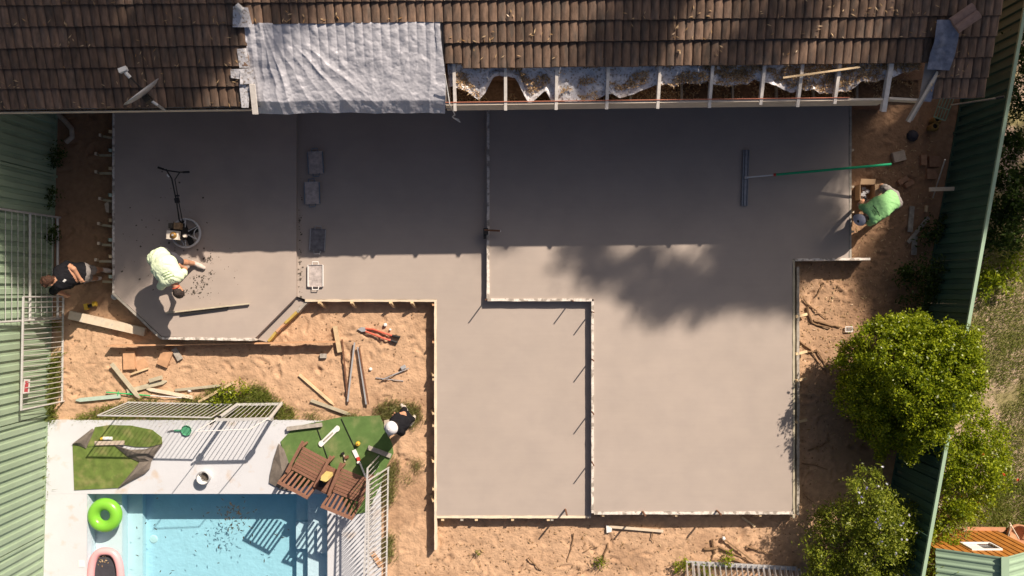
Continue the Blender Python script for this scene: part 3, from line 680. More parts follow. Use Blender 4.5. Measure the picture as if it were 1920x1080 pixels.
V, F = leaf_quads(np.column_stack([pts, np.full(len(pts), zw+.006)]), .075, .02, .985); tag(stuff(npobj('floating_leaves', V, F, 'pool_leaf')), 'dark dead leaves drifting together on the pool water', 'leaves')
# ============================================================ POOL FENCE PANELS
def lerp(a, b, t): return a+(b-a)*t
def fence_panel(b0, b1, t0, t1, nbars, label, rail=.022, bar=.009, ends=True, m='fence_metal', horiz=False, midrail=None):
    b0, b1, t0, t1 = [Vector(q) for q in (b0, b1, t0, t1)]
    t = thing('pool_fence_panel', b0, label, 'fence panel')
    u = .045/max(.2, (t0-b0).length)
    if not horiz:
        obj('rail', MB().beam(lerp(b0, t0, u*1.4), lerp(b1, t1, u*1.4), rail*1.6, rail*1.3), m, t)
        obj('rail', MB().beam(lerp(b0, t0, 1-u*.3), lerp(b1, t1, 1-u*.3), rail*1.6, rail*1.3), m, t)
        for i in range(1, nbars):
            k = i/nbars; obj('bar', MB().tube([lerp(lerp(b0, b1, k), lerp(t0, t1, k), .03), lerp(lerp(b0, b1, k), lerp(t0, t1, k), .99)], bar, 6), m, t)
        if ends:
            obj('end_post', MB().tube([b0, t0], rail*.8, 6), m, t); obj('end_post', MB().tube([b1, t1], rail*.8, 6), m, t)
    else:
        obj('end_post', MB().tube([b0, t0], rail, 6), m, t); obj('end_post', MB().tube([b1, t1], rail, 6), m, t)
        for i in range(nbars):
            k = (i+.5)/nbars; big = midrail is not None and i in midrail
            obj('rail' if big else 'bar', MB().tube([lerp(b0, t0, k), lerp(b1, t1, k)], rail*1.1 if big else bar, 6), m, t)
    return t
# left, set on its end: bars run level
fence_panel(P(113, 408), P(113, 597), P(113, 408)+Vector((-.10, 0, 2.35)), P(113, 597)+Vector((-.10, 0, 2.35)), 13, 'steel panel on its end with level bars, by the left fence', .022, .0055, horiz=True, midrail=(0, 5, 12))
sp = fence_panel(P(122, 556), P(120, 752), P(43, 557, 1.35), P(39, 769, 1.35), 21, 'steel bar panel with a red and white sign, along the left fence', .020, .0075)
sg = [P(45, 711, 1.31), P(57, 711, 1.06), P(55, 738, 1.06), P(42, 738, 1.31)]
o = obj('sign', MB().hexa(sg, [q+Vector((.004, 0, .012)) for q in sg]), 'white', sp)
s2 = [lerp(lerp(sg[0], sg[1], a), lerp(sg[3], sg[2], a), c)+Vector((.006, 0, .018)) for a, c in ((.25, .12), (.8, .12), (.8, .88), (.25, .88))]
obj('print', MB().poly(s2), 'sign_red', o)
fence_panel(P(243, 753), P(436, 757), P(183, 779, 1.2), P(396, 783, 1.2), 23, 'low leaning steel bar panel across the top of the pool deck', .016, .0065)
# gate with its tall frame
gt = thing('pool_gate', P(446, 758), 'steel pool gate under a tall thin frame, beside the low panel', 'gate')
ga0, ga1, gb0, gb1 = P(447, 757), P(528, 756), P(405, 787, 1.2), P(505, 785, 1.2)
obj('rail', MB().beam(lerp(ga0, gb0, .05), lerp(ga1, gb1, .05), .05, .035), 'fence_metal', gt); obj('rail', MB().beam(gb0, gb1, .05, .035), 'fence_metal', gt)
for i in range(1, 10): k = i/10; obj('bar', MB().tube([lerp(ga0, ga1, k), lerp(gb0, gb1, k)], .0065, 6), 'fence_metal', gt)
obj('post', MB().tube([ga0, gb0], .035, 8), 'fence_metal', gt); obj('post', MB().tube([ga1, gb1], .035, 8), 'fence_metal', gt)
ft0, ft1 = P(367, 809, 2.0), P(468, 805, 2.0)
obj('frame', MB().tube([lerp(ga0, gb0, .9), ft0, ft1, lerp(ga1, gb1, .9)], .010, 6), 'alu_white', gt)
obj('latch', MB().box(lerp(ga1, gb1, .85)+Vector((-.03, -.05, .0)), (.1, .06, .16)), 'galv', gt)
obj('hinge', MB().box(lerp(ga0, gb0, .92), (.09, .09, .1)).tube([lerp(ga0, gb0, .95), lerp(ga0, gb0, .95)+Vector((-.14, -.1, 0))], .022), 'steel_dark', gt)
# right of the pool: one upright panel and one leaning on it
fence_panel(P(712, 853), P(704, 1100), P(689, 878, 1.25), P(681, 1120, 1.25), 24, 'upright steel bar panel at the right of the pool', .020, .0075)
fence_panel(P(730, 876), P(726, 1100), P(690.5, 901, 1.15), P(690, 1120, 1.15), 23, 'steel bar panel leaning against the upright one by the pool', .020, .008)
fence_panel(P(1287, 1051), P(1493, 1062), P(1290, 1094, 1.2), P(1502, 1108, 1.2), 20, 'steel bar panel standing at the bottom edge below the largest slab', .026, .011, m='galv')
obj_ = fence_panel(P(1300, 1056), P(1500, 1066), P(1304, 1098, 1.2), P(1508, 1112, 1.2), 20, 'second steel bar panel stacked behind the one at the bottom edge', .022, .010, m='galv')

# ============================================================ DECK THINGS
def sheet2d(name, pts, z, m, th=.012, parent=None): return obj(name, MB().prism([tuple(P(a, b_, z)[:2]) for a, b_ in pts], z-th, z), m, parent)
def turfthing(green, flaps, label, m, zt=.10):
    c = P(*green[0][0], zt); t = thing('artificial_turf', c, label, 'artificial turf')
    for i, g_ in enumerate(green): sheet2d('pile', g_, zt+.006*i, m, .015, t)
    for i, (f_, amp) in enumerate(flaps):
        pl = [P(a, b_, zt) for a, b_ in f_]; cx = sum((p.x for p in pl))/len(pl); cy = sum((p.y for p in pl))/len(pl)
        mb = MB(); n = len(pl); ring2 = [Vector((lerp(p.x, cx, .45), lerp(p.y, cy, .45), zt+.02+amp*random.uniform(.5, 1.3))) for p in pl]
        mb.v = [(p.x, p.y, zt+.02) for p in pl]+[tuple(q) for q in ring2]+[(cx, cy, zt+.03+amp)]
        for j in range(n): k = (j+1) % n; mb.f += [(j, k, n+k, n+j), (n+j, n+k, 2*n)]
        obj('folded_backing', mb, 'turf_back', t)
    return t
turfthing([[(136, 834), (162, 839), (214, 834), (243, 852), (262, 868), (250, 884), (221, 915), (139, 919)], [(163, 838), (178, 801), (205, 797), (245, 798), (285, 806), (303, 820), (304, 832), (280, 838), (255, 838), (225, 833)]],
    [([(135, 833), (174, 803), (178, 806), (162, 841), (150, 835)], .05), ([(213, 833), (245, 843), (272, 842), (306, 832), (293, 850), (284, 866), (262, 866), (240, 856)], .07), ([(262, 866), (285, 862), (282, 878), (272, 888), (246, 902), (221, 916), (236, 898), (250, 882)], .06)],
    'green turf offcut with folded grey backing, left on the pool deck', 'turf')
turfthing([[(526, 828), (552, 800), (640, 782), (712, 779), (735, 832), (738, 850), (722, 880), (715, 905), (690, 960), (655, 966), (640, 930), (600, 905), (560, 915), (528, 892), (534, 862)], [(527, 832), (545, 820), (562, 830), (575, 845), (560, 870), (548, 880), (538, 862)]],
    [([(523, 831), (533, 842), (540, 862), (546, 880), (560, 900), (548, 922), (525, 916), (505, 905), (507, 888), (514, 858)], .05)],
    'large green turf sheet under the wooden seats', 'turf2')
# seams
tag(obj('turf_seam', MB().beam(P(590, 790, .118), P(625, 890, .118), .012, .006), 'black_plastic'), 'left dark joint line in the large turf sheet', 'seam')
tag(obj('turf_seam', MB().beam(P(640, 785, .118), P(668, 845, .118), .012, .006), 'black_plastic'), 'right dark joint line in the large turf sheet', 'seam')
c = P(386, 893, .08); t = thing('skimmer_pot', c, 'round open white pot standing on the pool deck', 'pot')
obj('wall', MB().lathe([(.115, 0), (.125, .16), (.135, .165), (.118, .168), (.10, .02), (0, .02)], c, 24), 'white', t, True)
obj('collar', MB().torus(c+Vector((0, 0, .165)), .125, .012, 24, 6), 'steel_grey', t, True)
obj('dark_inside', MB().lathe([(.0, .10), (.06, .10), (.085, .07), (.088, .03)], c+Vector((.02, .02, .0)), 18), 'grime', t)  # dark dome that fills the inside of the pot
# leaf skimmer (green) with handle
c = P(350, 807, .1); t = thing('leaf_scoop', c, 'green octagonal net head with short handle on the pool deck', 'pool scoop')
obj('head', MB().lathe([(0, .0), (.085, .0), (.105, .03), (.11, .025), (.09, -.012), (0, -.012)], c, 8), 'net_green', t)
obj('handle', MB().beam(P(342, 807, .115), P(327, 807, .115), .03, .015), 'net_green', t); obj('hook', MB().tube([P(327, 807, .11), P(318, 808, .11), P(314, 809, .12)], .008), 'steel_dark', t)
p = P(200, 822, .13); t = thing('spray_can', p, 'white and yellow can lying on the folded turf', 'can')
obj('body', MB().tube([P(194, 822, .14), P(210, 822, .14)], .034, 12), 'white', t); obj('cap', MB().tube([P(189, 823, .14), P(194, 822, .14)], .03, 12), 'yellow', t)
tag(obj('paver', MB().beam(P(178, 831, .125), P(233, 830, .125), .08, .03), 'sandstone'), 'flat buff stone strip lying on the folded turf', 'paver')
# twin wooden seat with table between
def wood_seat():
    root = thing('twin_wooden_seat', P(608, 900, 0), 'red brown slatted double seat with a joined table in the middle', 'seat')
    zs = .42+.1
    def chair(cpx, ang):
        c = P(*cpx, zs); e1 = Vector((math.cos(ang), math.sin(ang), 0)); e2 = Vector((e1.y, -e1.x, 0))
        ch = bpy.data.objects.new('chair', None); C.objects.link(ch); ch.parent = root; ch.location = c-parent_off(root)
        W, D = .54, .50
        for i in range(8):
            k = -D/2+D*(i+.5)/8; obj('seat_slat', MB().beam(c+e2*k-e1*W/2, c+e2*k+e1*W/2, .052, .02), 'red_timber', ch)
        for s in (-1, 1):
            a = c+e1*s*(W/2+.03)
            obj('armrest', MB().beam(a-e2*(D/2+.14)+Vector((0, 0, .20)), a+e2*(D/2+.03)+Vector((0, 0, .20)), .055, .025), 'red_timber', ch)
            obj('leg', MB().beam(a-e2*(D/2-.02)+Vector((0, 0, -zs+.1)), a-e2*(D/2-.02)+Vector((0, 0, .19)), .045, .045, up=e1), 'red_timber', ch)
            obj('leg', MB().beam(a+e2*(D/2)+Vector((0, 0, -zs+.1)), a+e2*(D/2+.17)+Vector((0, 0, .50)), .045, .045, up=e1), 'red_timber', ch)
        top = Vector((0, 0, .50))
        obj('top_rail', MB().beam(c+e2*(D/2+.17)+top-e1*(W/2+.05), c+e2*(D/2+.17)+top+e1*(W/2+.05), .06, .03), 'red_timber', ch)
        for i in range(6):
            u = e1*(-W/2+W*(i+.5)/6); obj('back_slat', MB().beam(c+e2*(D/2+.01)+u+Vector((0, 0, .04)), c+e2*(D/2+.165)+u+top, .042, .016, up=e2), 'red_timber', ch)
        return c, e1, e2
    chair((581, 871), math.radians(-28)); chair((657, 910), math.radians(-22))
    c = P(613, 898, zs+.03); a = math.radians(-26); e1 = Vector((math.cos(a), math.sin(a), 0)); e2 = Vector((e1.y, -e1.x, 0))
    tb = bpy.data.objects.new('table', None); C.objects.link(tb); tb.parent = root; tb.location = c-parent_off(root)
    for i in range(6): k = -.25+.5*(i+.5)/6; obj('table_slat', MB().beam(c+e2*k-e1*.19, c+e2*k+e1*.19, .078, .02), 'red_timber', tb)
    obj('apron', MB().beam(c+e2*.26-e1*.2+Vector((0, 0, -.04)), c+e2*.26+e1*.2+Vector((0, 0, -.04)), .025, .07), 'red_timber', tb)
    return c
tc = wood_seat()
# nail gun on the table
c = P(606, 892, .62); t = thing('power_tool', c, 'yellow and black power tool lying on the seat table', 'power tool')
obj('battery', MB().prism([tuple(P(a, b_, .6)[:2]) for a, b_ in ((611, 884), (623, 886), (624, 892), (619, 895), (609, 892))], .565, .98), 'yellow_pale', t)
obj('housing', MB().lathe([(0, .06), (.03, .06), (.055, .05), (.062, 0), (.055, -.05)], P(610, 898, .63), 14), 'yellow', t, True)
obj('body', MB().prism([tuple(P(a, b_, .6)[:2]) for a, b_ in ((604, 891), (617, 901), (607, 913), (597, 912), (600, 900))], .565, .64), 'black_plastic', t)
# things on the turf
def plank(name, a, b_, wd, th, m, label, z=.12, cat='timber'):
    A = P(*a, z); B = P(*b_, z); return tag(obj(name, MB().beam(A, B, wd, th), m), label, cat)
t = thing('long_float', P(617, 818, .12), 'long white hand float with rounded ends on the turf', 'float')
pts = []
for (cx, cy, a0) in ((631, 804, -45), (603, 832, 135)):
    q = P(cx, cy, .14)
    for k in range(9): a = math.radians(a0-10+k*180/8-35+0); pts.append((q.x+.062*math.cos(a), q.y+.062*math.sin(a)))
obj('blade', MB().prism(pts, .115, .135), 'white', t); obj('handle', MB().beam(P(624, 811, .155), P(608, 826, .155), .025, .03), 'timber_grey', t)
plank('plank', (538, 804), (604, 796), .075, .05, 'timber_grey', 'weathered grey plank at the top edge of the turf', .15)
plank('plank', (690, 839), (733, 855), .085, .035, 'timber_grey', 'stained grey board end in the shadow by the leaning panels', .13)
plank('plank', (697, 1035), (715, 1062), .09, .03, 'ply_orange', 'short brown board on the deck between the leaning panels', .1)
t = thing('tape_measure', P(671, 832, .13), 'small round yellow tape measure on the turf', 'tape measure')
obj('case', MB().lathe([(0, .05), (.035, .05), (.045, .03), (.047, -.02)], P(671, 832, .135), 14), 'yellow', t, True); obj('hub', MB().lathe([(0, .056), (.015, .054), (.018, .048)], P(671, 832, .135), 10), 'brass', t)
t = thing('hand_tool', P(668, 850, .12), 'white and red hand tool lying on the turf', 'saw')
obj('blade', MB().prism([tuple(P(a, b_)[:2]) for a, b_ in ((662, 843), (669, 840), (675, 854), (669, 857))], .11, .125), 'white', t); obj('grip', MB().beam(P(671, 857, .13), P(673, 864, .13), .06, .03), 'red_plastic', t)
obj('end', MB().lathe([(0, .02), (.03, .015), (.035, -.01)], P(672, 867, .13), 10), 'white', t); obj('pole', MB().tube([P(674, 866, .13), P(690, 905, .16)], .02), 'alu_white', t)
t = thing('tool_belt', P(645, 853, .12), 'small dark strap tool with brown pouches on the turf', 'tool belt')
obj('pouch', MB().box(P(643, 850, .14), (.05, .045, .05), .5), 'black_plastic', t); obj('pouch', MB().box(P(650, 857, .14), (.075, .05, .06), .3), 'rust', t); obj('strap', MB().beam(P(645, 853, .14), P(647, 866, .13), .02, .015), 'sandstone', t)
# pool toys
c = P(197, 966, .03); t = thing('swim_ring', c, 'bright green inflatable ring floating in the pool corner', 'swim ring')
obj('tube', MB().torus(c, .222, .117, 40, 16), 'ring_green', t, True); obj('valve', MB().tube([c+Vector((.30, -.08, .03)), c+Vector((.32, -.09, .035))], .012), 'ring_green', t); obj('seam', MB().torus(c+Vector((0, 0, .0)), .338, .004, 40, 5), 'ring_green', t)
c = P(198, 1092, .03); t = thing('pink_float', c, 'pink inflatable boat with dark floor at the pool ledge', 'inflatable boat')
pts = [c+Vector((.30*math.copysign(abs(math.cos(a))**.7, math.cos(a)), .62*math.copysign(abs(math.sin(a))**.8, math.sin(a)), 0)) for a in np.linspace(0, 2*math.pi, 49)]
obj('hull', MB().tube(pts, .075, 12, False), 'pink', t, True); obj('floor', MB().poly([p+Vector((0, 0, -.02)) for p in pts[:-1]]), 'charcoal_cloth', t)
V, F = leaf_quads(np.column_stack([rng.normal(P(196, 0).x, .06, 14), rng.normal(P(0, 1050).y, .08, 14), np.full(14, .025)]), .05, .02, .9); npobj('fallen_leaves', V, F, 'leaf_litter', t)

# ============================================================ TOOLS ON THE SLABS
def kneeboard(cx, cy, rz, m, hm, label):
    c = P(cx, cy, ZB+.03); t = thing('kneeling_board', c, label, 'kneeling board', 'kneeling boards on the middle slab')
    ca, sa = math.cos(rz), math.sin(rz); R = lambda x, y, z: c+Vector((x*ca-y*sa, x*sa+y*ca, z))
    obj('tray', MB().box(c, (.285, .415, .018), rz), m, t)
    for s in (-1, 1): obj('lip', MB().beam(R(s*.146, -.21, .012), R(s*.146, .21, .012), .014, .045), hm, t)
    for s in (-1, 1):
        obj('lip', MB().beam(R(-.14, s*.214, .008), R(.14, s*.214, .008), .014, .035), m, t)
        obj('handle', MB().tube([R(-.065, s*.215, .02), R(-.055, s*.272, .035), R(.055, s*.272, .035), R(.065, s*.215, .02)], .010, 6), hm, t)
kneeboard(592, 305, .06, 'kneeboard', 'blue_handle', 'dusty kneeling board with blue handles nearest the tarpaulin')
kneeboard(585.5, 362, .03, 'kneeboard', 'blue_handle', 'dusty kneeling board with blue handles, second down from the house')
kneeboard(596, 450, -.05, 'kneeboard_dark', 'steel_grey', 'dark wet kneeling board, third down from the house')
kneeboard(592, 517, .0, 'kneeboard', 'white', 'pale kneeling board lying in full sun')
# bull float
t = thing('bull_float', P(1398, 333, ZC), 'long grey bull float with green extension pole on the largest slab', 'bull float')
fa, fb = P(1399, 281, ZC+.02), P(1395.5, 386, ZC+.02)
obj('blade', MB().beam(fa, fb, .115, .012).beam(fa+Vector((-.052, 0, .012)), fb+Vector((-.052, 0, .012)), .014, .028).beam(fa+Vector((.052, 0, .012)), fb+Vector((.052, 0, .012)), .014, .028).beam(fa+Vector((0, 0, .015)), fb+Vector((0, 0, .015)), .04, .03), 'float_metal', t)
obj('bracket', MB().box(P(1399, 333, ZC+.06), (.07, .05, .06)), 'steel_grey', t)
q0, q1, q2, q3 = P(1400, 332.5, ZC+.08), P(1450, 328, ZC+.19), P(1455, 327.5, ZC+.20), P(1671, 308, ZC+.62)
obj('inner_pole', MB().tube([q0, q1], .014, 8), 'alu_white', t); obj('collar', MB().tube([q1, q2], .028, 10), 'red_plastic', t); obj('pole', MB().tube([q2, q3], .024, 10), 'green_pole', t)
# edging power trowel
c = P(348, 437, ZA+.10); t = thing('power_trowel', c-Vector((0, 0, .1)), 'petrol power trowel with guard ring and long black handle on the left slab', 'power trowel')
obj('guard_ring', MB().torus(c, .275, .021, 40, 8).torus(c-Vector((0, 0, .06)), .275, .010, 40, 6), 'ring_steel', t, True)
g = MB()
for k in range(6):
    a = math.pi/6+k*math.pi/3; g.tube([c+Vector((.05*math.cos(a), .05*math.sin(a), .03)), c+Vector((.26*math.cos(a), .26*math.sin(a), .0))], .011, 6)
for k in range(3):
    a = -.05+k*2*math.pi/3; m_ = c+Vector((.285*math.cos(a), .285*math.sin(a), 0))
    g.tube([m_+Vector((-.12*math.cos(a+u), -.12*math.sin(a+u), .01))*1 for u in np.linspace(-1.05, 1.05, 7)], .009, 6)
obj('spokes', g, 'ring_steel', t)
for k in range(4):
    a = .4+k*math.pi/2; obj('blade', MB().beam(c+Vector((.06*math.cos(a), .06*math.sin(a), -.07)), c+Vector((.25*math.cos(a), .25*math.sin(a), -.085)), .11, .006), 'steel_dark', t)
obj('gearbox', MB().lathe([(0, .12), (.05, .11), (.07, .05), (.08, -.02)], c, 14), 'steel_dark', t, True)
ec = P(327, 437, ZA+.34)
obj('engine_cover', MB().box(P(326, 441, ZA+.36), (.22, .165, .16), -.08), 'engine_white', t)
e = obj('recoil_starter', MB().lathe([(0, .035), (.035, .033), (.06, .02), (.068, 0)], P(325, 441, ZA+.44), 18), 'brass', t, True); obj('boss', MB().lathe([(0, .05), (.02, .048), (.024, .03)], P(325, 441, ZA+.44), 12), 'galv', e)
obj('fuel_tank', MB().box(P(334.5, 424, ZA+.36), (.125, .125, .14), -.05), 'engine_tan', t); obj('muffler', MB().tube([P(321, 428, ZA+.36), P(321, 418.5, ZA+.36)], .05, 12), 'grime', t)
obj('fuel_cap', MB().lathe([(0, .04), (.03, .04), (.038, .02), (.038, -.04)], P(347, 442, ZA+.36), 12), 'engine_white', t); obj('engine_block', MB().box(P(335, 437, ZA+.22), (.26, .24, .2), -.08), 'steel_dark', t)
h0a, h0b = P(336, 412, ZA+.34), P(342, 413, ZA+.34); h1a, h1b = P(322, 335, ZA+.82), P(328, 337, ZA+.82)
hd = obj('handle', MB().tube([P(340, 420, ZA+.3), h0a, P(331, 378, ZA+.58), h1a, P(314, 322, ZA+.88), P(311, 317, ZA+.9)], .014, 8).tube([P(345, 424, ZA+.3), h0b, P(335, 378, ZA+.58), h1b, P(337, 323, ZA+.9)], .010, 8), 'black_plastic', t)
obj('crossbar', MB().tube([P(296, 314, ZA+.93), P(312, 319.5, ZA+.9), P(337, 323, ZA+.9), P(354, 322.5, ZA+.93)], .013, 8), 'black_plastic', hd)
for a_, b_ in (((296, 314), (307, 317.5)), ((343, 323), (355, 322.5))): obj('grip', MB().tube([P(*a_, ZA+.93), P(*b_, ZA+.925)], .02, 8), 'black_plastic', hd)
obj('lever', MB().beam(P(313, 327, ZA+.9), P(317, 332, ZA+.88), .02, .03), 'alu_white', hd); obj('throttle_box', MB().box(P(332, 376, ZA+.62), (.075, .09, .07), .2).box(P(333, 367, ZA+.98), (.06, .03, .03)), 'black_plastic', hd)
# screed straight edge
t = thing('screed_bar', P(390, 578, ZA), 'pale topped dark straight edge lying on the sunlit left slab', 'straight edge')
obj('bar', MB().beam(P(311, 586.5, ZA+.06), P(468, 569, ZA+.06), .024, .05), 'pine_green', t); obj('grip', MB().beam(P(338, 589, ZA+.035), P(428, 577, ZA+.035), .045, .03), 'steel_dark', t)  # pale bar paints in the lit top edge; grip is the dark body
# crumbs of fresh concrete
pc = np.concatenate([np.column_stack([rng.normal(cx, s, n), rng.normal(cy, s2, n)]) for cx, cy, s, s2, n in ((375, 530, 10, 9, 90), (390, 487, 6, 4, 40), (398, 512, 3, 2, 18), (360, 550, 16, 3, 40), (330, 490, 60, 40, 90), (300, 420, 40, 50, 50), (563, 460, 2.5, 60, 60), (564, 515, 2.5, 22, 30))])
mb = MB()
for (a, b_) in pc:
    if not (222 < a < 550 or 558 < a < 574): continue
    zz = ZA if a < 556 else ZB; q = P(a, b_, zz); s = .005+.019*random.random()**2.5
    mb.box(q+Vector((0, 0, s*.25)), (s*random.uniform(.7, 1.8), s*random.uniform(.7, 1.6), s*.6), random.uniform(0, 3))
tag(stuff(obj('concrete_crumbs', mb, 'grime')), 'scattered dark crumbs of concrete on the left slab', 'crumbs')

# ============================================================ TIMBER AND TOOLS ON THE SAND
def lay(name, a, b_, wd, th, m, label, dz=.03, point=False, cat='timber', up=(0, 0, 1)):
    A = G(*a, dz); B = G(*b_, dz); A.z = max(A.z, dz*.8); B.z = max(B.z, dz*.8)
    mb = MB()
    if point:
        k = .09/max(.1, (B-A).length); Bm = lerp(B, A, k); mb.beam(A, Bm, wd, th); mb.beam(Bm+(B-A)*.0005, B, wd*.995, th*.995, taper=.25)
    else: mb.beam(A, B, wd, th)
    return tag(obj(name, mb, m), label, cat)
o = lay('beam', (136, 590), (276, 622), .165, .10, 'pine_pale', 'thick pale sawn beam lying below the left slab corner', .09); 
lay('stake', (214, 681), (265, 746), .075, .04, 'pine_green', 'greenish pointed stake lying slantwise on top of another', .09, True)
lay('stake', (240, 733), (315, 714), .085, .04, 'pine_green', 'grey green pointed stake lying under the slanting one', .04, True)
lay('offcut', (284, 713), (308, 706), .075, .05, 'pine_green', 'short green block resting on the crossed stakes', .09)
lay('stake', (363, 745), (275, 728), .065, .04, 'pine_pale', 'pale pointed stake lying above the low pool panel', .04, True)
lay('stake', (330, 731), (417, 722), .05, .04, 'pine_green', 'slim green stake beside a small white cap', .04, True)
lay('stake', (374, 753), (440, 716), .05, .035, 'pine', 'thin stake half hidden in the grass above the pool gate', .06)
lay('stake', (227, 742), (144, 750), .075, .035, 'pine_aqua', 'pale turquoise painted pointed stake on the sand', .04, True)
lay('offcut', (244.5, 658), (245.5, 692), .23, .045, 'ply_orange', 'upright orange board offcut, left of the slanted one', .06)
lay('offcut', (257, 689), (275, 679), .20, .03, 'ply_orange', 'smaller slanted orange board offcut below the upright one', .03)
lay('offcut', (306, 685), (318, 656), .22, .045, 'ply_orange', 'orange board offcut next to a small pale block', .05)
lay('offcut', (328, 653), (340, 674), .11, .035, 'timber_grey', 'small pale grey block right of the orange offcuts', .04)
lay('hammer', (248, 701), (280, 690), .035, .03, 'pine', 'wooden handled tool lying below the orange offcuts', .05, cat='hammer')
lay('offcut', (601, 667), (613, 667), .085, .05, 'timber_grey', 'little grey block alone on the sand', .04)
lay('plank', (629, 611), (638, 660), .085, .045, 'pine', 'short pale plank touching the end of the edge plank', .06)
lay('stake', (562, 702), (628, 759), .05, .04, 'pine', 'slim pale stake slanting across the sand', .04, True)
lay('stake', (584, 750), (658, 777), .06, .04, 'pine_green', 'green stake slanting beside the turf edge', .04, True)
t = thing('rake', G(235, 738), 'thin bright green handled rake lying in the grass edge', 'rake')
obj('pole', MB().tube([G(201, 735, .05), G(285, 741, .06)], .013, 6), 'net_lime', t); obj('head', MB().tube([G(224, 733, .05), G(223, 741, .06)], .010, 6), 'net_lime', t); obj('shaft', MB().tube([G(285, 741, .06), G(343, 745, .06)], .010, 6), 'alu_white', t)
t = thing('plastic_cap', G(356, 732, .03), 'small white cap lying by the slim green stake', 'cap')
obj('dome', MB().lathe([(0, .05), (.025, .045), (.04, .02), (.042, -.02)], G(356, 732, .02), 12), 'white', t, True)
# bolt cutters
t = thing('bolt_cutters', G(700, 625), 'open bolt cutters with long red handles on the sand', 'bolt cutters')
obj('jaws', MB().prism([tuple(P(a, b_)[:2]) for a, b_ in ((671, 617), (679, 613), (686, 614), (688, 621), (679, 622))], .02, .055), 'galv', t)
for pts_, e in ((((686, 616), (700, 617), (720, 624), (736, 629)), ((736, 629), (751, 632))), (((686, 621), (702, 627), (720, 634), (733, 638)), ((733, 638), (746, 642)))):
    h = obj('handle', MB().tube([G(*q, .05) for q in pts_], .018, 8), 'orange_red', t); obj('grip', MB().tube([G(*q, .05) for q in e], .024, 8), 'black_plastic', h)
# star pickets leaning together
for i, (a, b_, m) in enumerate((((642, 636), (654, 755), 'rust'), ((666, 642), (653, 752), 'galv'), ((672, 650), (688, 757), 'galv'), ((675, 652), (692, 757), 'rust'))):
    lay('steel_picket', a, b_, .028, .03, m, ('leftmost rusty picket', 'second picket, bright at its lower end', 'third bright steel picket', 'rightmost rusty picket')[i]+' of four steel pickets on the sand', .05+.015*i, cat='picket')
t = thing('hand_pick', G(735, 700), 'small hand pick with grey head lying on the sand', 'pick')
obj('shaft', MB().tube([G(718, 711, .05), G(767, 690, .06)], .012, 6), 'steel_grey', t); obj('head', MB().box(G(757, 688, .06), (.10, .07, .05), .5), 'galv', t)
lay('steel_rod', (705, 708), (757, 714), .014, .014, 'steel_grey', 'thin steel rod beside the hand pick', .03, cat='rod')
for i, (x, y, s, l) in enumerate(((723, 609, .05, 'larger crumpled white scrap near the bolt cutters'), (732, 618, .03, 'tiny white scrap next to the bolt cutters'), (695, 692, .045, 'white crumpled cup in the middle of the sand'))):
    q = G(x, y, .02); mb = MB().lathe([(0, s*.9), (s*.5, s*.8), (s*.8, s*.2), (s*.6, -s*.2)], q, 7); tag(obj('scrap', mb, 'white'), l, 'scrap')
c = G(172, 574, .05); t = thing('cordless_drill', c, 'yellow and black drill lying in the shade left of the slab corner', 'drill')
obj('battery', MB().box(c+Vector((-.06, -.01, .03)), (.07, .12, .09), .2), 'yellow', t); obj('body', MB().tube([c+Vector((-.03, .0, .03)), c+Vector((.13, .03, .04))], .035, 10), 'black_plastic', t); obj('head', MB().tube([c+Vector((.07, .04, .04)), c+Vector((.14, .05, .04))], .05, 10), 'yellow', t)
# bottom strip
lay('stake', (1137, 986), (1243, 995), .05, .035, 'pine_pale', 'pale thin batten lying below the bottom board', .04)
q = G(1140, 991, .05); tag(obj('scrap', MB().prism([tuple(P(a, b_)[:2]) for a, b_ in ((1136, 983), (1147, 989), (1146, 996), (1137, 998))], .02, .05), 'white'), 'white angular scrap at the end of the thin batten', 'scrap')
lay('stake', (1390, 969), (1415, 986), .04, .03, 'pine', 'small split stick by the right steel stake', .04)
lay('stake', (1356, 1009), (1425, 1062), .028, .028, 'root', 'long dark stick lying slantwise near the bottom panels', .06, cat='stick')
tag(obj('scrap', MB().lathe([(0, .06), (.03, .05), (.035, 0)], G(1356, 1008, .03), 8), 'white'), 'white plastic piece at the end of the dark stick', 'scrap')
def roots(specs, label):
    for i, (pts_, r) in enumerate(specs):
        vs_ = []
        for j in range(len(pts_)-1):
            for k in (0, .33, .98):
                a = (lerp(pts_[j][0], pts_[j+1][0], k)+random.uniform(-1.2, 1.2), lerp(pts_[j][1], pts_[j+1][1], k)+random.uniform(-1.2, 1.2)); vs_.append(G(*a, .02+.03*random.random()))
        vs_.append(G(*pts_[-1], .01)); rr = [r*(1-.7*k/len(vs_)) for k in range(len(vs_))]
        tag(obj('root', MB().tube(vs_, rr, 5), 'root'), label[i], 'root')
roots([([(991, 1045), (1005, 1058), (1016, 1068)], .02), ([(1075, 1000), (1070, 1030), (1064, 1048)], .014), ([(1141, 1018), (1132, 1040), (1130, 1058)], .02), ([(1095, 1035), (1108, 1026), (1122, 1024)], .012), ([(1222, 997), (1222, 1010), (1226, 1018)], .012), ([(1320, 1030), (1345, 1025), (1370, 1035), (1400, 1050)], .028), ([(1335, 1010), (1340, 1035), (1333, 1052)], .022), ([(1398, 1022), (1420, 1030), (1448, 1040)], .022), ([(1362, 1045), (1390, 1054), (1415, 1062)], .03)],
    ['short curved root on the sand at the lower middle', 'thin hanging root under the inner corner', 'dark upright root twig below the middle boards', 'thin flat twig under the first batten', 'tiny bent twig below the thin batten', 'thick winding root above the bottom panels', 'upright root crossing the winding one', 'pale root slanting right at the bottom strip', 'lowest thick root touching the bottom panel'])
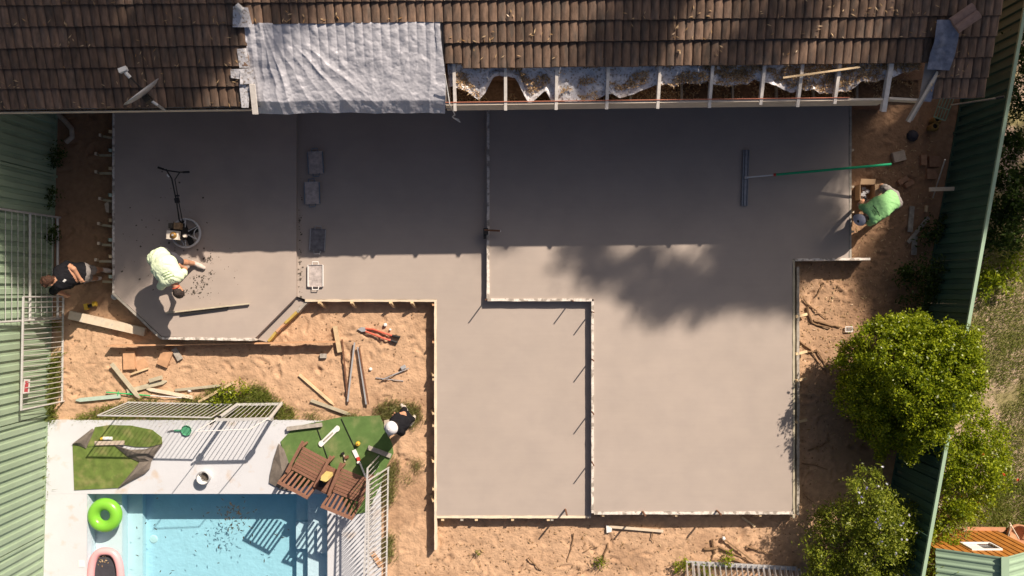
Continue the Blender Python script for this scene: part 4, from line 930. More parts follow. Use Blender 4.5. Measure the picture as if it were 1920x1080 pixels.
roots([([(1505, 560), (1530, 585), (1550, 597)], .018), ([(1512, 575), (1520, 605), (1555, 615)], .028), ([(1525, 600), (1560, 610), (1575, 613)], .026), ([(1497, 641), (1518, 655), (1535, 682)], .022), ([(1500, 660), (1520, 659), (1535, 658)], .02), ([(1530, 655), (1545, 680), (1560, 705)], .016), ([(1545, 530), (1535, 545), (1531, 555)], .022), ([(1514, 845), (1540, 835), (1553, 825), (1550, 812)], .02), ([(1502, 868), (1530, 872), (1550, 880)], .014), ([(1505, 925), (1515, 935), (1522, 940)], .012)],
    ['upper thin root in the sunlit soil right of the slab', 'forked root right of the largest slab', 'dark root end beside the small grey grate', 'slanting root crossing at the right brace', 'level root meeting the right brace', 'long thin root running down in the dappled shade', 'stub of root in the sunlit notch', 'winding root in the dark shade under the shrub', 'thin level root low on the right side', 'short pale twig near the lower right slab corner'])
t = thing('grate', G(1589, 617, .04), 'small square grey grate lying on the soil by the big shrub', 'grate')
c = G(1590, 617, .05); obj('frame', MB().beam(c+Vector((-.07, -.05, 0)), c+Vector((.07, -.05, 0)), .012, .015).beam(c+Vector((-.07, .05, 0)), c+Vector((.07, .05, 0)), .012, .015).beam(c+Vector((-.07, -.05, .001)), c+Vector((-.07, .05, .001)), .012, .015).beam(c+Vector((.07, -.05, .001)), c+Vector((.07, .05, .001)), .012, .015), 'white', t)
for k in range(4): obj('bar', MB().beam(c+Vector((-.045+.03*k, -.05, 0)), c+Vector((-.045+.03*k, .05, 0)), .01, .01), 'galv', t)
# right passage
BR = [((1683, 294), .24, .20, .25, 'mossy square stone block at the end of the green pole', 'sandstone'), ((1729, 301), .115, .20, .05, 'small upright brick left of the paired bricks', 'brick'), ((1748, 304), .20, .21, .02, 'upper of two paired bricks by the right fence', 'brick'), ((1744, 327), .20, .20, .0, 'lower of two paired bricks by the right fence', 'brick'), ((1691, 339), .21, .10, .55, 'left of two slanted bricks beside the bending worker', 'brick'), ((1702, 345), .18, .095, .55, 'right of two slanted bricks beside the bending worker', 'brick')]
for (c_, a, b_, r, l, m) in BR:
    q = G(*c_, .04); tag(obj('brick', MB().box(q, (a, b_, .09), r), m), l, 'brick')
lay('stake', (1722, 360), (1822, 357), .075, .03, 'pine_pale', 'long pale pointed stake leaning on the dark fence', .45, True)
tag(obj('steel_rod', MB().tube([P(1749, 371, .1), P(1772, 299, .9)], .014, 6), 'galv'), 'thin pale rod leaning up the dark fence', 'rod')
lay('plank', (1709, 387), (1705, 435), .095, .03, 'timber_grey', 'cracked grey plank lying in the shaded passage', .03)
lay('plank', (1700, 455), (1738, 408), .07, .03, 'timber_grey', 'slanting grey plank crossing the cracked one', .07)
lay('plank', (1714, 442), (1712, 478), .10, .03, 'timber_grey', 'lowest grey plank end below the slanting one', .03)
lay('stake', (1735, 386), (1733, 398), .05, .05, 'pine', 'small upright looking offcut near the dark fence', .05)
t = thing('metal_rack', G(1765, 205), 'small green wire rack leaning in the passage under the roof end', 'rack')
ra, rb, rc, rd = P(1765, 180, .75), P(1788, 186, .75), P(1751, 219, .35), P(1772, 226, .35)
for k in range(5): obj('bar', MB().tube([lerp(ra, rb, k/4), lerp(rc, rd, k/4)], .010, 6), 'mint', t)
obj('rail', MB().tube([rc, rd], .014, 6), 'mint', t); obj('rail', MB().tube([lerp(ra, rc, .5), lerp(rb, rd, .5)], .010, 6), 'mint', t)
t = thing('pole', P(1785, 196, .6), 'long thin pole with dark grip leaning over the dark fence top', 'pole')
obj('pole', MB().tube([P(1783, 197, .8), P(1868, 184, 1.95)], .014, 6), 'timber_grey', t); obj('grip', MB().tube([P(1868, 184, 1.95), P(1883, 181, 2.02)], .024, 8), 'black_plastic', t)
for i, (x, y) in enumerate(((1746, 228), (1741, 241))):
    q = G(x, y, .06); b0 = thing('boot', q, ('upper', 'lower')[i]+' yellow brown work boot of the pair by the wire rack', 'boot', 'pair of work boots')
    obj('shaft', MB().lathe([(.05, -.05), (.065, .10), (.068, .22), (.052, .22), (.045, .05)], q, 14), 'boot', b0, True); obj('toe', MB().tube([q+Vector((.02, 0, -.02)), q+Vector((.12, -.01, -.025)), q+Vector((.17, -.01, -.03))], [.055, .05, .03], 10), 'boot', b0, True); obj('opening', MB().lathe([(0, .17), (.052, .17)], q, 12), 'dark_hole', b0)
tag(obj('bag', MB().lathe([(0, .10), (.06, .09), (.10, .05), (.12, 0), (.10, -.04)], G(1710, 255, .03), 9), 'charcoal_cloth'), 'dark grey crumpled bag in the shaded passage', 'bag')
# cardboard box of fittings
c = G(1618, 362, .12); t = thing('cardboard_box', c, 'open cardboard box of fittings in front of the bending worker', 'box')
s = .145; h = .13; w4 = MB()
for (a, b_) in (((-s, -s), (s, -s)), ((s, -s), (s, s)), ((s, s), (-s, s)), ((-s, s), (-s, -s))): w4.beam(c+Vector((*a, 0)), c+Vector((*b_, 0)), .008, h*2)
obj('carton', w4, 'cardboard', t); obj('base', MB().box(c+Vector((0, 0, -.11)), (2*s, 2*s, .006)), 'cardboard', t)
for (e0, e1, ou) in (((-s, s), (s, s), (-.0, .11)), ((s, s), (s, -s), (.13, .02)), ((-s, -s), (s*.7, -s), (.02, -.15))):
    A, B = c+Vector((*e0, h)), c+Vector((*e1, h)); O = Vector((*ou, .0)); obj('flap', MB().hexa([A, B, B+O*.9+Vector((0, 0, .03)), A+O+Vector((0, 0, .03))], [q+Vector((0, 0, .005)) for q in (A, B, B+O*.9+Vector((0, 0, .03)), A+O+Vector((0, 0, .03)))]), 'cardboard', t)
for k in range(6): obj('fitting', MB().box(c+Vector((random.uniform(-.06, .08), random.uniform(-.09, .09), -.04+.01*k)), (.06, .08, .03), random.uniform(0, 2)), 'steel_grey', t)
# hut at the lower right
hy = -4.80; x0, x1, xm, ze_, zr = 7.80, 9.62, 8.71, 1.36, 1.88
t = thing('play_hut', (x0, hy, 0), 'orange timber hut with pale green corrugated roof, lower right corner', 'hut')
nbd = 13
for i in range(nbd):
    a = lerp(x0, x1, i/nbd)+.016; b_ = lerp(x0, x1, (i+1)/nbd)-.016; zz = lambda x: ze_+(zr-ze_)*(1-abs(x-xm)/(xm-x0))-.03
    mb = MB()
    segs = [(0.02, zz(a), zz(b_))]
    win = 8.46 < (a+b_)/2 < 8.96
    if win:
        obj('wall_board', MB().hexa([(a, hy-.02, .0), (b_, hy-.02, .0), (b_, hy, .0), (a, hy, .0)], [(a, hy-.02, .98), (b_, hy-.02, .98), (b_, hy, .98), (a, hy, .98)]), 'cedar', t)
        mb.hexa([(a, hy-.02, 1.36), (b_, hy-.02, 1.36), (b_, hy, 1.36), (a, hy, 1.36)], [(a, hy-.02, zz(a)), (b_, hy-.02, zz(b_)), (b_, hy, zz(b_)), (a, hy, zz(a))])
    else: mb.hexa([(a, hy-.02, .0), (b_, hy-.02, .0), (b_, hy, .0), (a, hy, .0)], [(a, hy-.02, zz(a)), (b_, hy-.02, zz(b_)), (b_, hy, zz(b_)), (a, hy, zz(a))])
    obj('wall_board', mb, 'cedar', t)
obj('wall_backing', MB().poly([(x0, hy-.03, 0), (x1, hy-.03, 0), (x1, hy-.03, ze_-.05), (xm, hy-.03, zr-.06), (x0, hy-.03, ze_-.05)]), 'dark_hole', t)
obj('side_wall', MB().quad((x0, hy-.03, 0), (x0, hy-2, 0), (x0, hy-2, ze_-.03), (x0, hy-.03, ze_-.03)), 'cedar', t)
wn_ = obj('window', MB().beam((8.42, hy+.012, .97), (8.98, hy+.012, .97), .03, .03).beam((8.42, hy+.012, 1.37), (8.98, hy+.012, 1.37), .03, .03).beam((8.43, hy+.013, .98), (8.43, hy+.013, 1.36), .03, .03).beam((8.97, hy+.013, .98), (8.97, hy+.013, 1.36), .03, .03), 'white', t)
obj('pane', MB().quad((8.72, hy-.012, .98), (8.96, hy-.012, .98), (8.96, hy-.012, 1.36), (8.72, hy-.012, 1.36)), 'glass_dark', wn_); obj('curtain', MB().quad((8.44, hy-.010, .98), (8.72, hy-.010, .98), (8.72, hy-.010, 1.36), (8.44, hy-.010, 1.36)), 'white', wn_)
ys = np.linspace(hy+.04, hy-2.2, 140)
for s in (-1, 1):
    q = np.linspace(0, 1, 2); YY, QQ = np.meshgrid(ys, q, indexing='ij'); XX = xm+s*QQ*(xm-x0+.04); zz2 = zr+.02-QQ*(zr-ze_+.02)+.018*(np.sin(YY*2*math.pi/.13) > .2)
    grid_obj('roof_sheet', XX, YY, zz2, 'mint', t, smooth=False)
obj('ridge_cap', MB().beam((xm, hy+.05, zr+.045), (xm, hy-2.2, zr+.045), .14, .02), 'mint', t)
c = P(1903, 1000, .1); t = thing('fire_pot', c, 'terracotta pot with thin crossed sticks behind the timber hut', 'pot')
obj('bowl', MB().lathe([(.10, -.08), (.2, .05), (.22, .16), (.19, .16), (.16, .02), (0, -.02)], c, 20), 'terracotta', t, True)
for a_, b_ in (((1893, 980), (1910, 1010)), ((1895, 985), (1890, 1005))): obj('stick', MB().tube([P(*a_, .4), P(*b_, .3)], .014, 6), 'pine_pale', t)
tag(obj('plank', MB().beam(P(1805, 992, .1), P(1885, 993, .1), .09, .03), 'terracotta'), 'pale orange edging strip at the foot of the timber hut', 'edging')
# stone, pavers by the left yard
tag(obj('stone', MB().prism([tuple(P(a, b_)[:2]) for a, b_ in ((722, 787), (732, 785), (735, 812), (730, 818), (722, 800))], .0, .12), 'sandstone'), 'pale wedge of stone at the turf edge beside the white capped worker', 'stone')
tag(obj('pipe', MB().tube([G(108, 213, .05), G(125, 228, .07), G(138, 243, .08), G(139, 258, .08), G(127, 268, .06)], .05, 8), 'sandstone'), 'bent buff pipe lying in the dark upper left passage', 'pipe')
# ============================================================ PEOPLE: one continuous surface each, grown from tapered limbs
def surface_net(f, org, h):
    s = f < 0; nx_, ny_, nz_ = f.shape; cs = np.zeros((nx_-1, ny_-1, nz_-1, 3)); cnt = np.zeros((nx_-1, ny_-1, nz_-1))
    sl_ = lambda a, n: slice(a, n-1+a)
    for axis in range(3):
        o = [q for q in range(3) if q != axis]
        for a in (0, 1):
            for b_ in (0, 1):
                off0 = [0, 0, 0]; off0[o[0]] = a; off0[o[1]] = b_; off1 = list(off0); off1[axis] = 1
                f0 = f[sl_(off0[0], nx_), sl_(off0[1], ny_), sl_(off0[2], nz_)]; f1 = f[sl_(off1[0], nx_), sl_(off1[1], ny_), sl_(off1[2], nz_)]
                cr = (f0 < 0) != (f1 < 0); t = np.where(cr, f0/np.where(cr, f0-f1, 1), 0)
                for q in range(3): cs[..., q] += np.where(cr, (t if q == axis else off0[q]), 0)
                cnt += cr
    act = cnt > 0; idx = -np.ones(act.shape, int); ids = np.argwhere(act); idx[act] = np.arange(len(ids))
    V = (ids+cs[act]/cnt[act][:, None])*h+org; F = []
    for axis in range(3):
        o = [(axis+1) % 3, (axis+2) % 3]; d = [slice(None)]*3; e = [slice(None)]*3; d[axis] = slice(0, -1); e[axis] = slice(1, None)
        a = s[tuple(d)]; b_ = s[tuple(e)]; E = np.argwhere(a != b_); k = (E[:, o[0]] > 0) & (E[:, o[1]] > 0) & (E[:, o[0]] < f.shape[o[0]]-1) & (E[:, o[1]] < f.shape[o[1]]-1); E = E[k]
        u = np.zeros(3, int); u[o[0]] = 1; v = np.zeros(3, int); v[o[1]] = 1
        q = np.stack([idx[tuple((E-u-v).T)], idx[tuple((E-v).T)], idx[tuple(E.T)], idx[tuple((E-u).T)]], 1); fl = a[tuple(E.T)]
        q = np.where(fl[:, None], q, q[:, ::-1]); F.append(q)
    return V, np.concatenate(F), ids
def person(label, loc, caps, mats, h=.0085):
    t = thing('person', loc, label, 'person'); A = np.array([np.minimum(c[0], c[1])-max(c[2], c[3])-.09 for c in caps]).min(0); B = np.array([np.maximum(c[0], c[1])+max(c[2], c[3])+.09 for c in caps]).max(0)
    n = np.ceil((B-A)/h).astype(int)+1; f = np.full(n, 1.0, np.float32); own = np.full(n, -1, np.int16); best = np.full(n, 1.0, np.float32)
    for (p0, p1, r0, r1, tg, k) in caps:
        p0 = np.array(p0); p1 = np.array(p1); R = max(r0, r1)+.012+k
        i0 = np.clip(np.floor((np.minimum(p0, p1)-R-A)/h).astype(int), 0, n-1); i1 = np.clip(np.ceil((np.maximum(p0, p1)+R-A)/h).astype(int)+1, 1, n)
        g = np.meshgrid(*[A[q]+h*np.arange(i0[q], i1[q]) for q in range(3)], indexing='ij'); d = p1-p0; L = max(1e-9, d.dot(d))
        tt = np.clip(sum((g[q]-p0[q])*d[q] for q in range(3))/L, 0, 1); dist = np.sqrt(sum((g[q]-p0[q]-tt*d[q])**2 for q in range(3)))-(r0+(r1-r0)*tt)
        S = tuple(slice(i0[q], i1[q]) for q in range(3)); old = f[S]; hh = np.clip(k-np.abs(old-dist), 0, None)/k
        f[S] = np.minimum(old, dist)-hh*hh*k*.25; bt = best[S]; m_ = dist < bt; bt[m_] = dist[m_]; best[S] = bt; oo = own[S]; oo[m_] = tg; own[S] = oo
    V, F, ids = surface_net(f, A, h); me = bpy.data.meshes.new('body'); ov = own[tuple(ids.T)]; cl_ = (ov == 1) | (ov == 2)
    gr = np.stack(np.gradient(f, h), -1)[tuple(ids.T)]; gr /= np.linalg.norm(gr, axis=1)[:, None]+1e-6
    wr = (np.abs(fbm(V[:, 0]*9+V[:, 2]*6, V[:, 1]*9-V[:, 2]*4, 5, 3)-.47)*.055-.006); V = V+gr*(wr*cl_)[:, None]; V2 = V-np.array(loc); me.from_pydata(V2.tolist(), [], F.tolist())
    for m in mats: me.materials.append(MATS[m])
    tg = own[tuple(ids[F[:, 0]].T)]; me.polygons.foreach_set('material_index', np.clip(tg, 0, None).astype(np.int32)); me.polygons.foreach_set('use_smooth', np.ones(len(F), bool)); me.update()
    o = bpy.data.objects.new('body', me); C.objects.link(o); o.parent = t; return t, o
SK, SH, PT, SO, HR, DK = range(6)   # skin, shirt, shorts, shoe, hair, dark
def limb(out, pts, rs, tg, k=.02):
    for i in range(len(pts)-1): out.append((np.array(pts[i]), np.array(pts[i+1]), rs[i], rs[i+1], tg if not isinstance(tg, (list, tuple)) else tg[i], k))
def hand(out, wrist, elbow, palm_n, curl=.5, tg=SK):
    w_ = Vector(wrist); d = (w_-Vector(elbow)).normalized(); nrm = Vector(palm_n); nrm = (nrm-d*nrm.dot(d)).normalized(); sd = d.cross(nrm)
    pc_ = w_+d*.05; limb(out, [w_, pc_+sd*.012, w_+d*.085+sd*.018], [.024, .026, .02], tg, .012); limb(out, [w_, pc_-sd*.014, w_+d*.085-sd*.02], [.024, .025, .019], tg, .012)
    for i, (o_, ln) in enumerate(((.033, .062), (.011, .074), (-.011, .07), (-.032, .054))):
        a = w_+d*.088+sd*o_; b_ = a+(d*math.cos(curl)-nrm*math.sin(curl)).normalized()*ln*.5; c = b_+(d*math.cos(curl*2.2)-nrm*math.sin(curl*2.2)).normalized()*ln*.5
        limb(out, [a, b_, c], [.0105, .0095, .008], tg, .004)
    a = w_+d*.03+sd*.03; limb(out, [a, a+(d*.5+sd*.8-nrm*.3).normalized()*.04, a+(d*.5+sd*.8-nrm*.3).normalized()*.04+(d*.9+sd*.2-nrm*.4).normalized()*.032], [.014, .012, .009], tg, .008)
def head(out, c, up, fwd, hair=HR, full=True):
    c = Vector(c); up = Vector(up).normalized(); fwd = Vector(fwd); fwd = (fwd-up*fwd.dot(up)).normalized(); sd = up.cross(fwd)
    limb(out, [c+up*.03, c-up*.03+fwd*.02], [.088, .075], SK, .03); limb(out, [c-up*.05+fwd*.035, c-up*.085+fwd*.045], [.058, .042], SK, .03)
    limb(out, [c+fwd*.088+up*.01, c+fwd*.105-up*.022], [.010, .016], SK, .012)                       # nose
    limb(out, [c+fwd*.083-up*.055-sd*.018, c+fwd*.083-up*.055+sd*.018], [.008, .008], DK, .006)      # mouth
    for s in (-1, 1):
        limb(out, [c+fwd*.083+sd*s*.03+up*.012, c+fwd*.085+sd*s*.03+up*.012], [.010, .010], DK, .004); limb(out, [c+sd*s*.085+up*.015, c+sd*s*.088-up*.025-fwd*.005], [.018, .014], SK, .012)
    if full: limb(out, [c+up*.045-fwd*.01, c+up*.02-fwd*.03], [.096, .09], hair, .02); limb(out, [c-fwd*.05, c-fwd*.045-up*.04], [.07, .055], hair, .02)
def foot(out, ankle, toe, tg=SO):
    a = Vector(ankle); b_ = Vector(toe); d = (b_-a); d.z = 0; d.normalize(); z = b_.z
    heel = Vector((a.x, a.y, z))-d*.05; limb(out, [a, Vector((a.x, a.y, z+.03))], [.045, .045], tg, .02); limb(out, [heel, lerp(heel, b_, .6), b_], [.040, .047, .040], tg, .02)
def cap(parent, c, up, fwd, m, r=.112):
    c = Vector(c); up = Vector(up).normalized(); fwd = Vector(fwd); fwd = (fwd-up*fwd.dot(up)).normalized(); sd = up.cross(fwd); M = Matrix((sd, fwd, up)).transposed()
    prof = [(r*math.cos(a)*1.0, r*.92*math.sin(a)) for a in np.linspace(0, math.pi/2*.985, 9)]
    o = obj('cap', MB().lathe(prof, c+up*.035-fwd*.005, 24, M), m, parent, True)
    pts = []; n = 12
    for i in range(n+1): a = math.pi*i/n; pts.append((math.cos(a)*r*.92, .05+math.sin(a)*.12))
    B = []; T = []
    for (x, y) in pts: B.append(c+up*.035+sd*x+fwd*y-up*(.03*(y/.17)**2)); T.append(B[-1]+up*.006)
    i0 = [c+up*.035+sd*x*.9+fwd*.03 for x in (-r, r)]
    mb = MB(); mb.poly(T+[i0[0]+up*.006, i0[1]+up*.006]); mb.poly((B+[i0[0], i0[1]])[::-1])
    for i in range(n): mb.quad(B[i], B[i+1], T[i+1], T[i])
    obj('brim', mb, m, o); obj('button', MB().lathe([(0, .012), (.008, .010), (.01, 0)], c+up*(.035+r*.9), 8, M), m, o); return o
from mathutils.bvhtree import BVHTree
def print_on(parent, body, text_items, m):
    dg = body.data; off = parent_off(body); bv = BVHTree.FromPolygons([tuple(Vector(v.co)+off) for v in dg.vertices], [tuple(p.vertices) for p in dg.polygons])
    mb = MB()
    for (verts, faces) in text_items:
        n = len(mb.v)
        for p in verts:
            hit = bv.ray_cast(Vector((p[0], p[1], 4)), Vector((0, 0, -1))); z = hit[0].z+.011 if hit[0] is not None else p[2]; mb.v.append((p[0], p[1], z))
        mb.f += [tuple(i+n for i in q) for q in faces]
    return obj('print', mb, m, parent)
def text_geo(s, center, ang, size):
    cu = bpy.data.curves.new('t', 'FONT'); cu.body = s; cu.size = size; cu.align_x = 'CENTER'; cu.align_y = 'CENTER'; cu.resolution_u = 3; o = bpy.data.objects.new('t', cu); C.objects.link(o)
    dg = bpy.context.evaluated_depsgraph_get(); me = o.evaluated_get(dg).to_mesh(); ca, sa = math.cos(ang), math.sin(ang); c = Vector(center)
    v = [(c.x+p.co.x*ca-p.co.y*sa, c.y+p.co.x*sa+p.co.y*ca, c.z) for p in me.vertices]; f = [tuple(p.vertices) for p in me.polygons]; o.evaluated_get(dg).to_mesh_clear(); bpy.data.objects.remove(o); return v, f
def dash_geo(center, ang, n, wd, h):
    ca, sa = math.cos(ang), math.sin(ang); c = Vector(center); v = []; f = []; x = -n*wd/2
    for i in range(n):
        k = len(v); a, b_ = x+wd*i, x+wd*(i+.72)
        for (q, y) in ((a, -h/2), (b_, -h/2), (b_, h/2), (a, h/2)): v.append((c.x+q*ca-y*sa, c.y+q*sa+y*ca, c.z))
        f.append((k, k+1, k+2, k+3))
    return v, f
# --- worker bending on the left slab
o = []; Z0 = ZA
hipc, ch, nk = P(297, 483, 1.18), P(310, 505, 1.38), P(324, 527, 1.36)
limb(o, [P(290, 486, 1.14), P(305, 478, 1.14)], [.125, .125], PT); limb(o, [P(291, 486, 1.20), P(300, 503, 1.36), P(311, 526, 1.38)], [.115, .13, .115], SH, .11); limb(o, [P(303, 479, 1.20), P(316, 496, 1.38), P(333, 517, 1.38)], [.115, .13, .115], SH, .11)
limb(o, [P(297, 482, 1.22), P(308, 500, 1.39), P(322, 521, 1.39)], [.115, .125, .105], SH, .11); limb(o, [P(283, 484, 1.16), P(287, 482, 1.2)], [.03, .05], SH)
limb(o, [nk, P(330, 537, 1.33)], [.06, .056], SK); HC1 = P(334, 546, 1.28); up1 = Vector((.28, -.66, -.35)); fw1 = Vector((.35, -.2, -.9)); head(o, HC1, up1, fw1)
limb(o, [P(334, 515, 1.36), P(344, 512, 1.26)], [.085, .075], SH); limb(o, [P(344, 512, 1.26), P(347, 504, 1.08), P(337, 498, .97)], [.046, .042, .03], SK); hand(o, P(337, 498, .97), P(347, 504, 1.08), (0, 0, 1), .5)
limb(o, [P(308, 530, 1.36), P(302, 537, 1.24)], [.085, .075], SH); limb(o, [P(302, 537, 1.24), P(303, 533, 1.0), P(306, 525, .85)], [.046, .042, .03], SK); hand(o, P(306, 525, .85), P(303, 533, 1.0), (1, 0, 0), .7)
limb(o, [P(306, 478, 1.12), P(324, 484, .99), P(335, 491, .90)], [.10, .092, .085], PT); limb(o, [P(335, 491, .88), P(348, 492, .70), P(363, 494, .45)], [.065, .058, .042], SK); foot(o, P(364, 494, .44), P(382, 502, .402))
limb(o, [P(290, 488, 1.12), P(296, 500, .96), P(303, 512, .86)], [.10, .092, .085], PT); limb(o, [P(303, 512, .85), P(300, 507, .65), P(296, 500, .45)], [.062, .055, .042], SK); foot(o, P(296, 500, .44), P(305, 516, .402))
t, bd = person('worker in pale lime shirt bending over on the left slab', P(330, 496, ZA), o, ['skin', 'lime', 'charcoal_cloth', 'shoe', 'hair_dark', 'ink'])
print_on(t, bd, [text_geo('CJG', P(321, 526, 1.5), math.radians(-158), .062)], 'ink')
print_on(t, bd, [dash_geo(P(317, 520, 1.5), math.radians(-158), 9, .022, .014), dash_geo(P(314, 515.5, 1.5), math.radians(-158), 8, .022, .014), dash_geo(P(311.5, 511.5, 1.5), math.radians(-158), 7, .022, .012)], 'ink_green')
obj('band', MB().torus(P(330, 538, 1.33), .066, .010, 16, 6, Vector((0, 0, 1)).rotation_difference(up1).to_matrix()), 'orange_red', t, True)
# --- worker in black, curly hair, left passage
o = []
limb(o, [P(157, 507, 1.0), P(155, 518, 1.0)], [.12, .12], PT); limb(o, [P(150, 506, 1.06), P(128, 507, 1.26), P(112, 508, 1.40)], [.12, .135, .11], SH, .11); limb(o, [P(148, 519, 1.06), P(126, 525, 1.26), P(112, 532, 1.38)], [.12, .135, .11], SH, .11)
limb(o, [P(149, 513, 1.08), P(127, 516, 1.28), P(112, 520, 1.40)], [.11, .12, .10], SH, .11); limb(o, [P(108, 521, 1.42), P(101, 525, 1.47)], [.06, .058], SK); HC2 = P(92, 527, 1.50); up2 = Vector((-.75, -.15, .6)); fw2 = Vector((-.5, -.4, -.7)); head(o, HC2, up2, fw2)
for k in range(46):
    d = Vector((random.gauss(0, 1), random.gauss(0, 1), random.gauss(0, 1))).normalized()
    if d.dot(fw2.normalized()) > .35: continue
    q = HC2+up2.normalized()*.035+d*.098; limb(o, [q, q+d*.008], [.022, .018], HR, .006)
limb(o, [P(118, 502, 1.40), P(125, 496, 1.36)], [.085, .074], SH, .02); limb(o, [P(125, 496, 1.36), P(138, 504, 1.38), P(149, 521, 1.28)], [.048, .043, .032], SK); hand(o, P(149, 521, 1.28), P(138, 504, 1.38), (0, 0, 1), .7)
limb(o, [P(108, 538, 1.38), P(100, 546, 1.26)], [.085, .078], SH); limb(o, [P(100, 546, 1.26), P(112, 548, 1.08), P(122, 553, .95)], [.048, .043, .032], SK); hand(o, P(122, 553, .95), P(112, 548, 1.08), (0, 0, 1), .4)
limb(o, [P(160, 506, .95), P(168, 506, .72), P(173, 506, .58)], [.10, .095, .09], PT); limb(o, [P(173, 506, .52), P(182, 506, .3), P(190, 506, .12)], [.062, .055, .042], SK); foot(o, P(191, 506, .10), P(207, 508, .05))
limb(o, [P(156, 519, .95), P(162, 520, .72), P(165, 520, .58)], [.10, .095, .09], PT); limb(o, [P(165, 520, .52), P(172, 521, .3), P(180, 522, .12)], [.062, .055, .042], SK); foot(o, P(180, 522, .10), P(164, 524, .05))
t, bd = person('worker with curly brown hair in black shirt in the left passage', P(185, 512), o, ['skin', 'black_cloth', 'grey_cloth', 'shoe', 'hair_brown', 'ink'])
print_on(t, bd, [dash_geo(P(119, 526, 1.5), .9, 3, .02, .03)], 'white')
# --- worker in black with white cap by the turf
o = []
limb(o, [P(756, 778, .98), P(763, 785, .98)], [.10, .10], PT); limb(o, [P(756, 780, 1.0), P(748, 785, 1.25), P(737, 790, 1.42)], [.085, .09, .075], SH, .08); limb(o, [P(763, 787, 1.0), P(757, 795, 1.25), P(748, 806, 1.40)], [.085, .09, .075], SH, .08); limb(o, [P(759, 783, 1.0), P(752, 790, 1.25), P(743, 798, 1.42)], [.09, .095, .08], SH, .08)
limb(o, [P(741, 799, 1.46), P(738, 801, 1.53)], [.056, .054], SK); HC3 = P(736, 801, 1.61); up3 = Vector((-.35, -.15, .9)); fw3 = Vector((-.7, -.6, -.2)); head(o, HC3, up3, fw3)
limb(o, [P(738, 789, 1.40), P(744, 780, 1.30)], [.07, .062], SH, .02); limb(o, [P(744, 780, 1.30), P(757, 776, 1.18), P(745, 779, 1.12)], [.046, .044, .032], SK); hand(o, P(745, 779, 1.12), P(757, 776, 1.18), (0, 0, 1), .5)
limb(o, [P(750, 808, 1.38), P(754, 811, 1.24)], [.07, .062], SH, .02); limb(o, [P(754, 811, 1.24), P(751, 811, 1.02), P(742, 811, .88)], [.046, .042, .03], SK); hand(o, P(742, 811, .88), P(751, 811, 1.02), (0, 0, 1), .6)
limb(o, [P(756, 777, .92), P(757, 773, .5), P(758, 767, .12)], [.085, .065, .05], [PT, PT]); foot(o, P(758, 766, .10), P(754, 760, .05))
limb(o, [P(764, 786, .92), P(769, 786, .5), P(774, 786, .12)], [.085, .065, .05], [PT, PT]); foot(o, P(774, 786, .10), P(770, 796, .05))
t, bd = person('worker in black with a white cap standing at the turf edge', P(764, 777), o, ['skin', 'black_cloth', 'black_cloth', 'shoe', 'hair_dark', 'ink'])
cap(t, HC3, up3, fw3, 'white_cloth', .125)
# --- worker in green reaching into the box on the right
o = []
limb(o, [P(1674, 366, .88), P(1681, 381, .88)], [.11, .11], PT); limb(o, [P(1668, 368, .94), P(1645, 380, 1.08), P(1624, 391, 1.12)], [.10, .10, .082], SH, .08); limb(o, [P(1675, 383, .94), P(1655, 398, 1.08), P(1638, 412, 1.12)], [.10, .10, .082], SH, .08); limb(o, [P(1671, 376, .96), P(1650, 389, 1.10), P(1631, 401, 1.13)], [.105, .11, .09], SH, .08)
limb(o, [P(1629, 403, 1.13), P(1622, 407, 1.12)], [.056, .054], SK); HC4 = P(1615, 411, 1.11); up4 = Vector((-.75, -.3, .45)); fw4 = Vector((-.4, .1, -.9)); head(o, HC4, up4, fw4)
limb(o, [P(1624, 390, 1.10), P(1617, 388, 1.0)], [.072, .066], SH, .02); limb(o, [P(1617, 388, 1.0), P(1612, 383, .78), P(1618, 376, .52)], [.046, .042, .032], SK); hand(o, P(1618, 376, .52), P(1612, 383, .78), (-1, 0, 0), .6, DK)
limb(o, [P(1638, 413, 1.10), P(1632, 418, 1.0)], [.072, .066], SH, .02); limb(o, [P(1632, 418, 1.0), P(1618, 416, .78), P(1608, 406, .58)], [.046, .042, .032], SK); hand(o, P(1608, 406, .58), P(1618, 416, .78), (0, 0, 1), .6, DK)
limb(o, [P(1674, 365, .86), P(1664, 357, .72), P(1657, 353, .62)], [.095, .09, .082], PT); limb(o, [P(1657, 353, .60), P(1654, 350, .44)], [.066, .060], SK); limb(o, [P(1654, 350, .42), P(1664, 352, .12)], [.058, .045], DK); foot(o, P(1664, 352, .10), P(1650, 349, .05), DK)
limb(o, [P(1680, 382, .86), P(1670, 390, .68), P(1662, 394, .56)], [.095, .09, .082], PT); limb(o, [P(1662, 394, .55), P(1668, 392, .3), P(1674, 390, .12)], [.064, .056, .045], SK); foot(o, P(1674, 390, .10), P(1660, 394, .05), DK)
t, bd = person('worker in bright green shirt and grey cap bending to the cardboard box', P(1668, 372), o, ['skin', 'lime_dark', 'grey_cloth', 'shoe', 'hair_dark', 'black_cloth'])
cap(t, HC4, up4, fw4, 'grey_cap', .115)
an = math.radians(-57+180)
print_on(t, bd, [dash_geo(P(1643, 395, 1.2), an, 8, .03, .02), dash_geo(P(1639, 397, 1.2), an, 6, .02, .012), dash_geo(P(1636.5, 398.5, 1.2), an, 6, .02, .012)], 'ink')
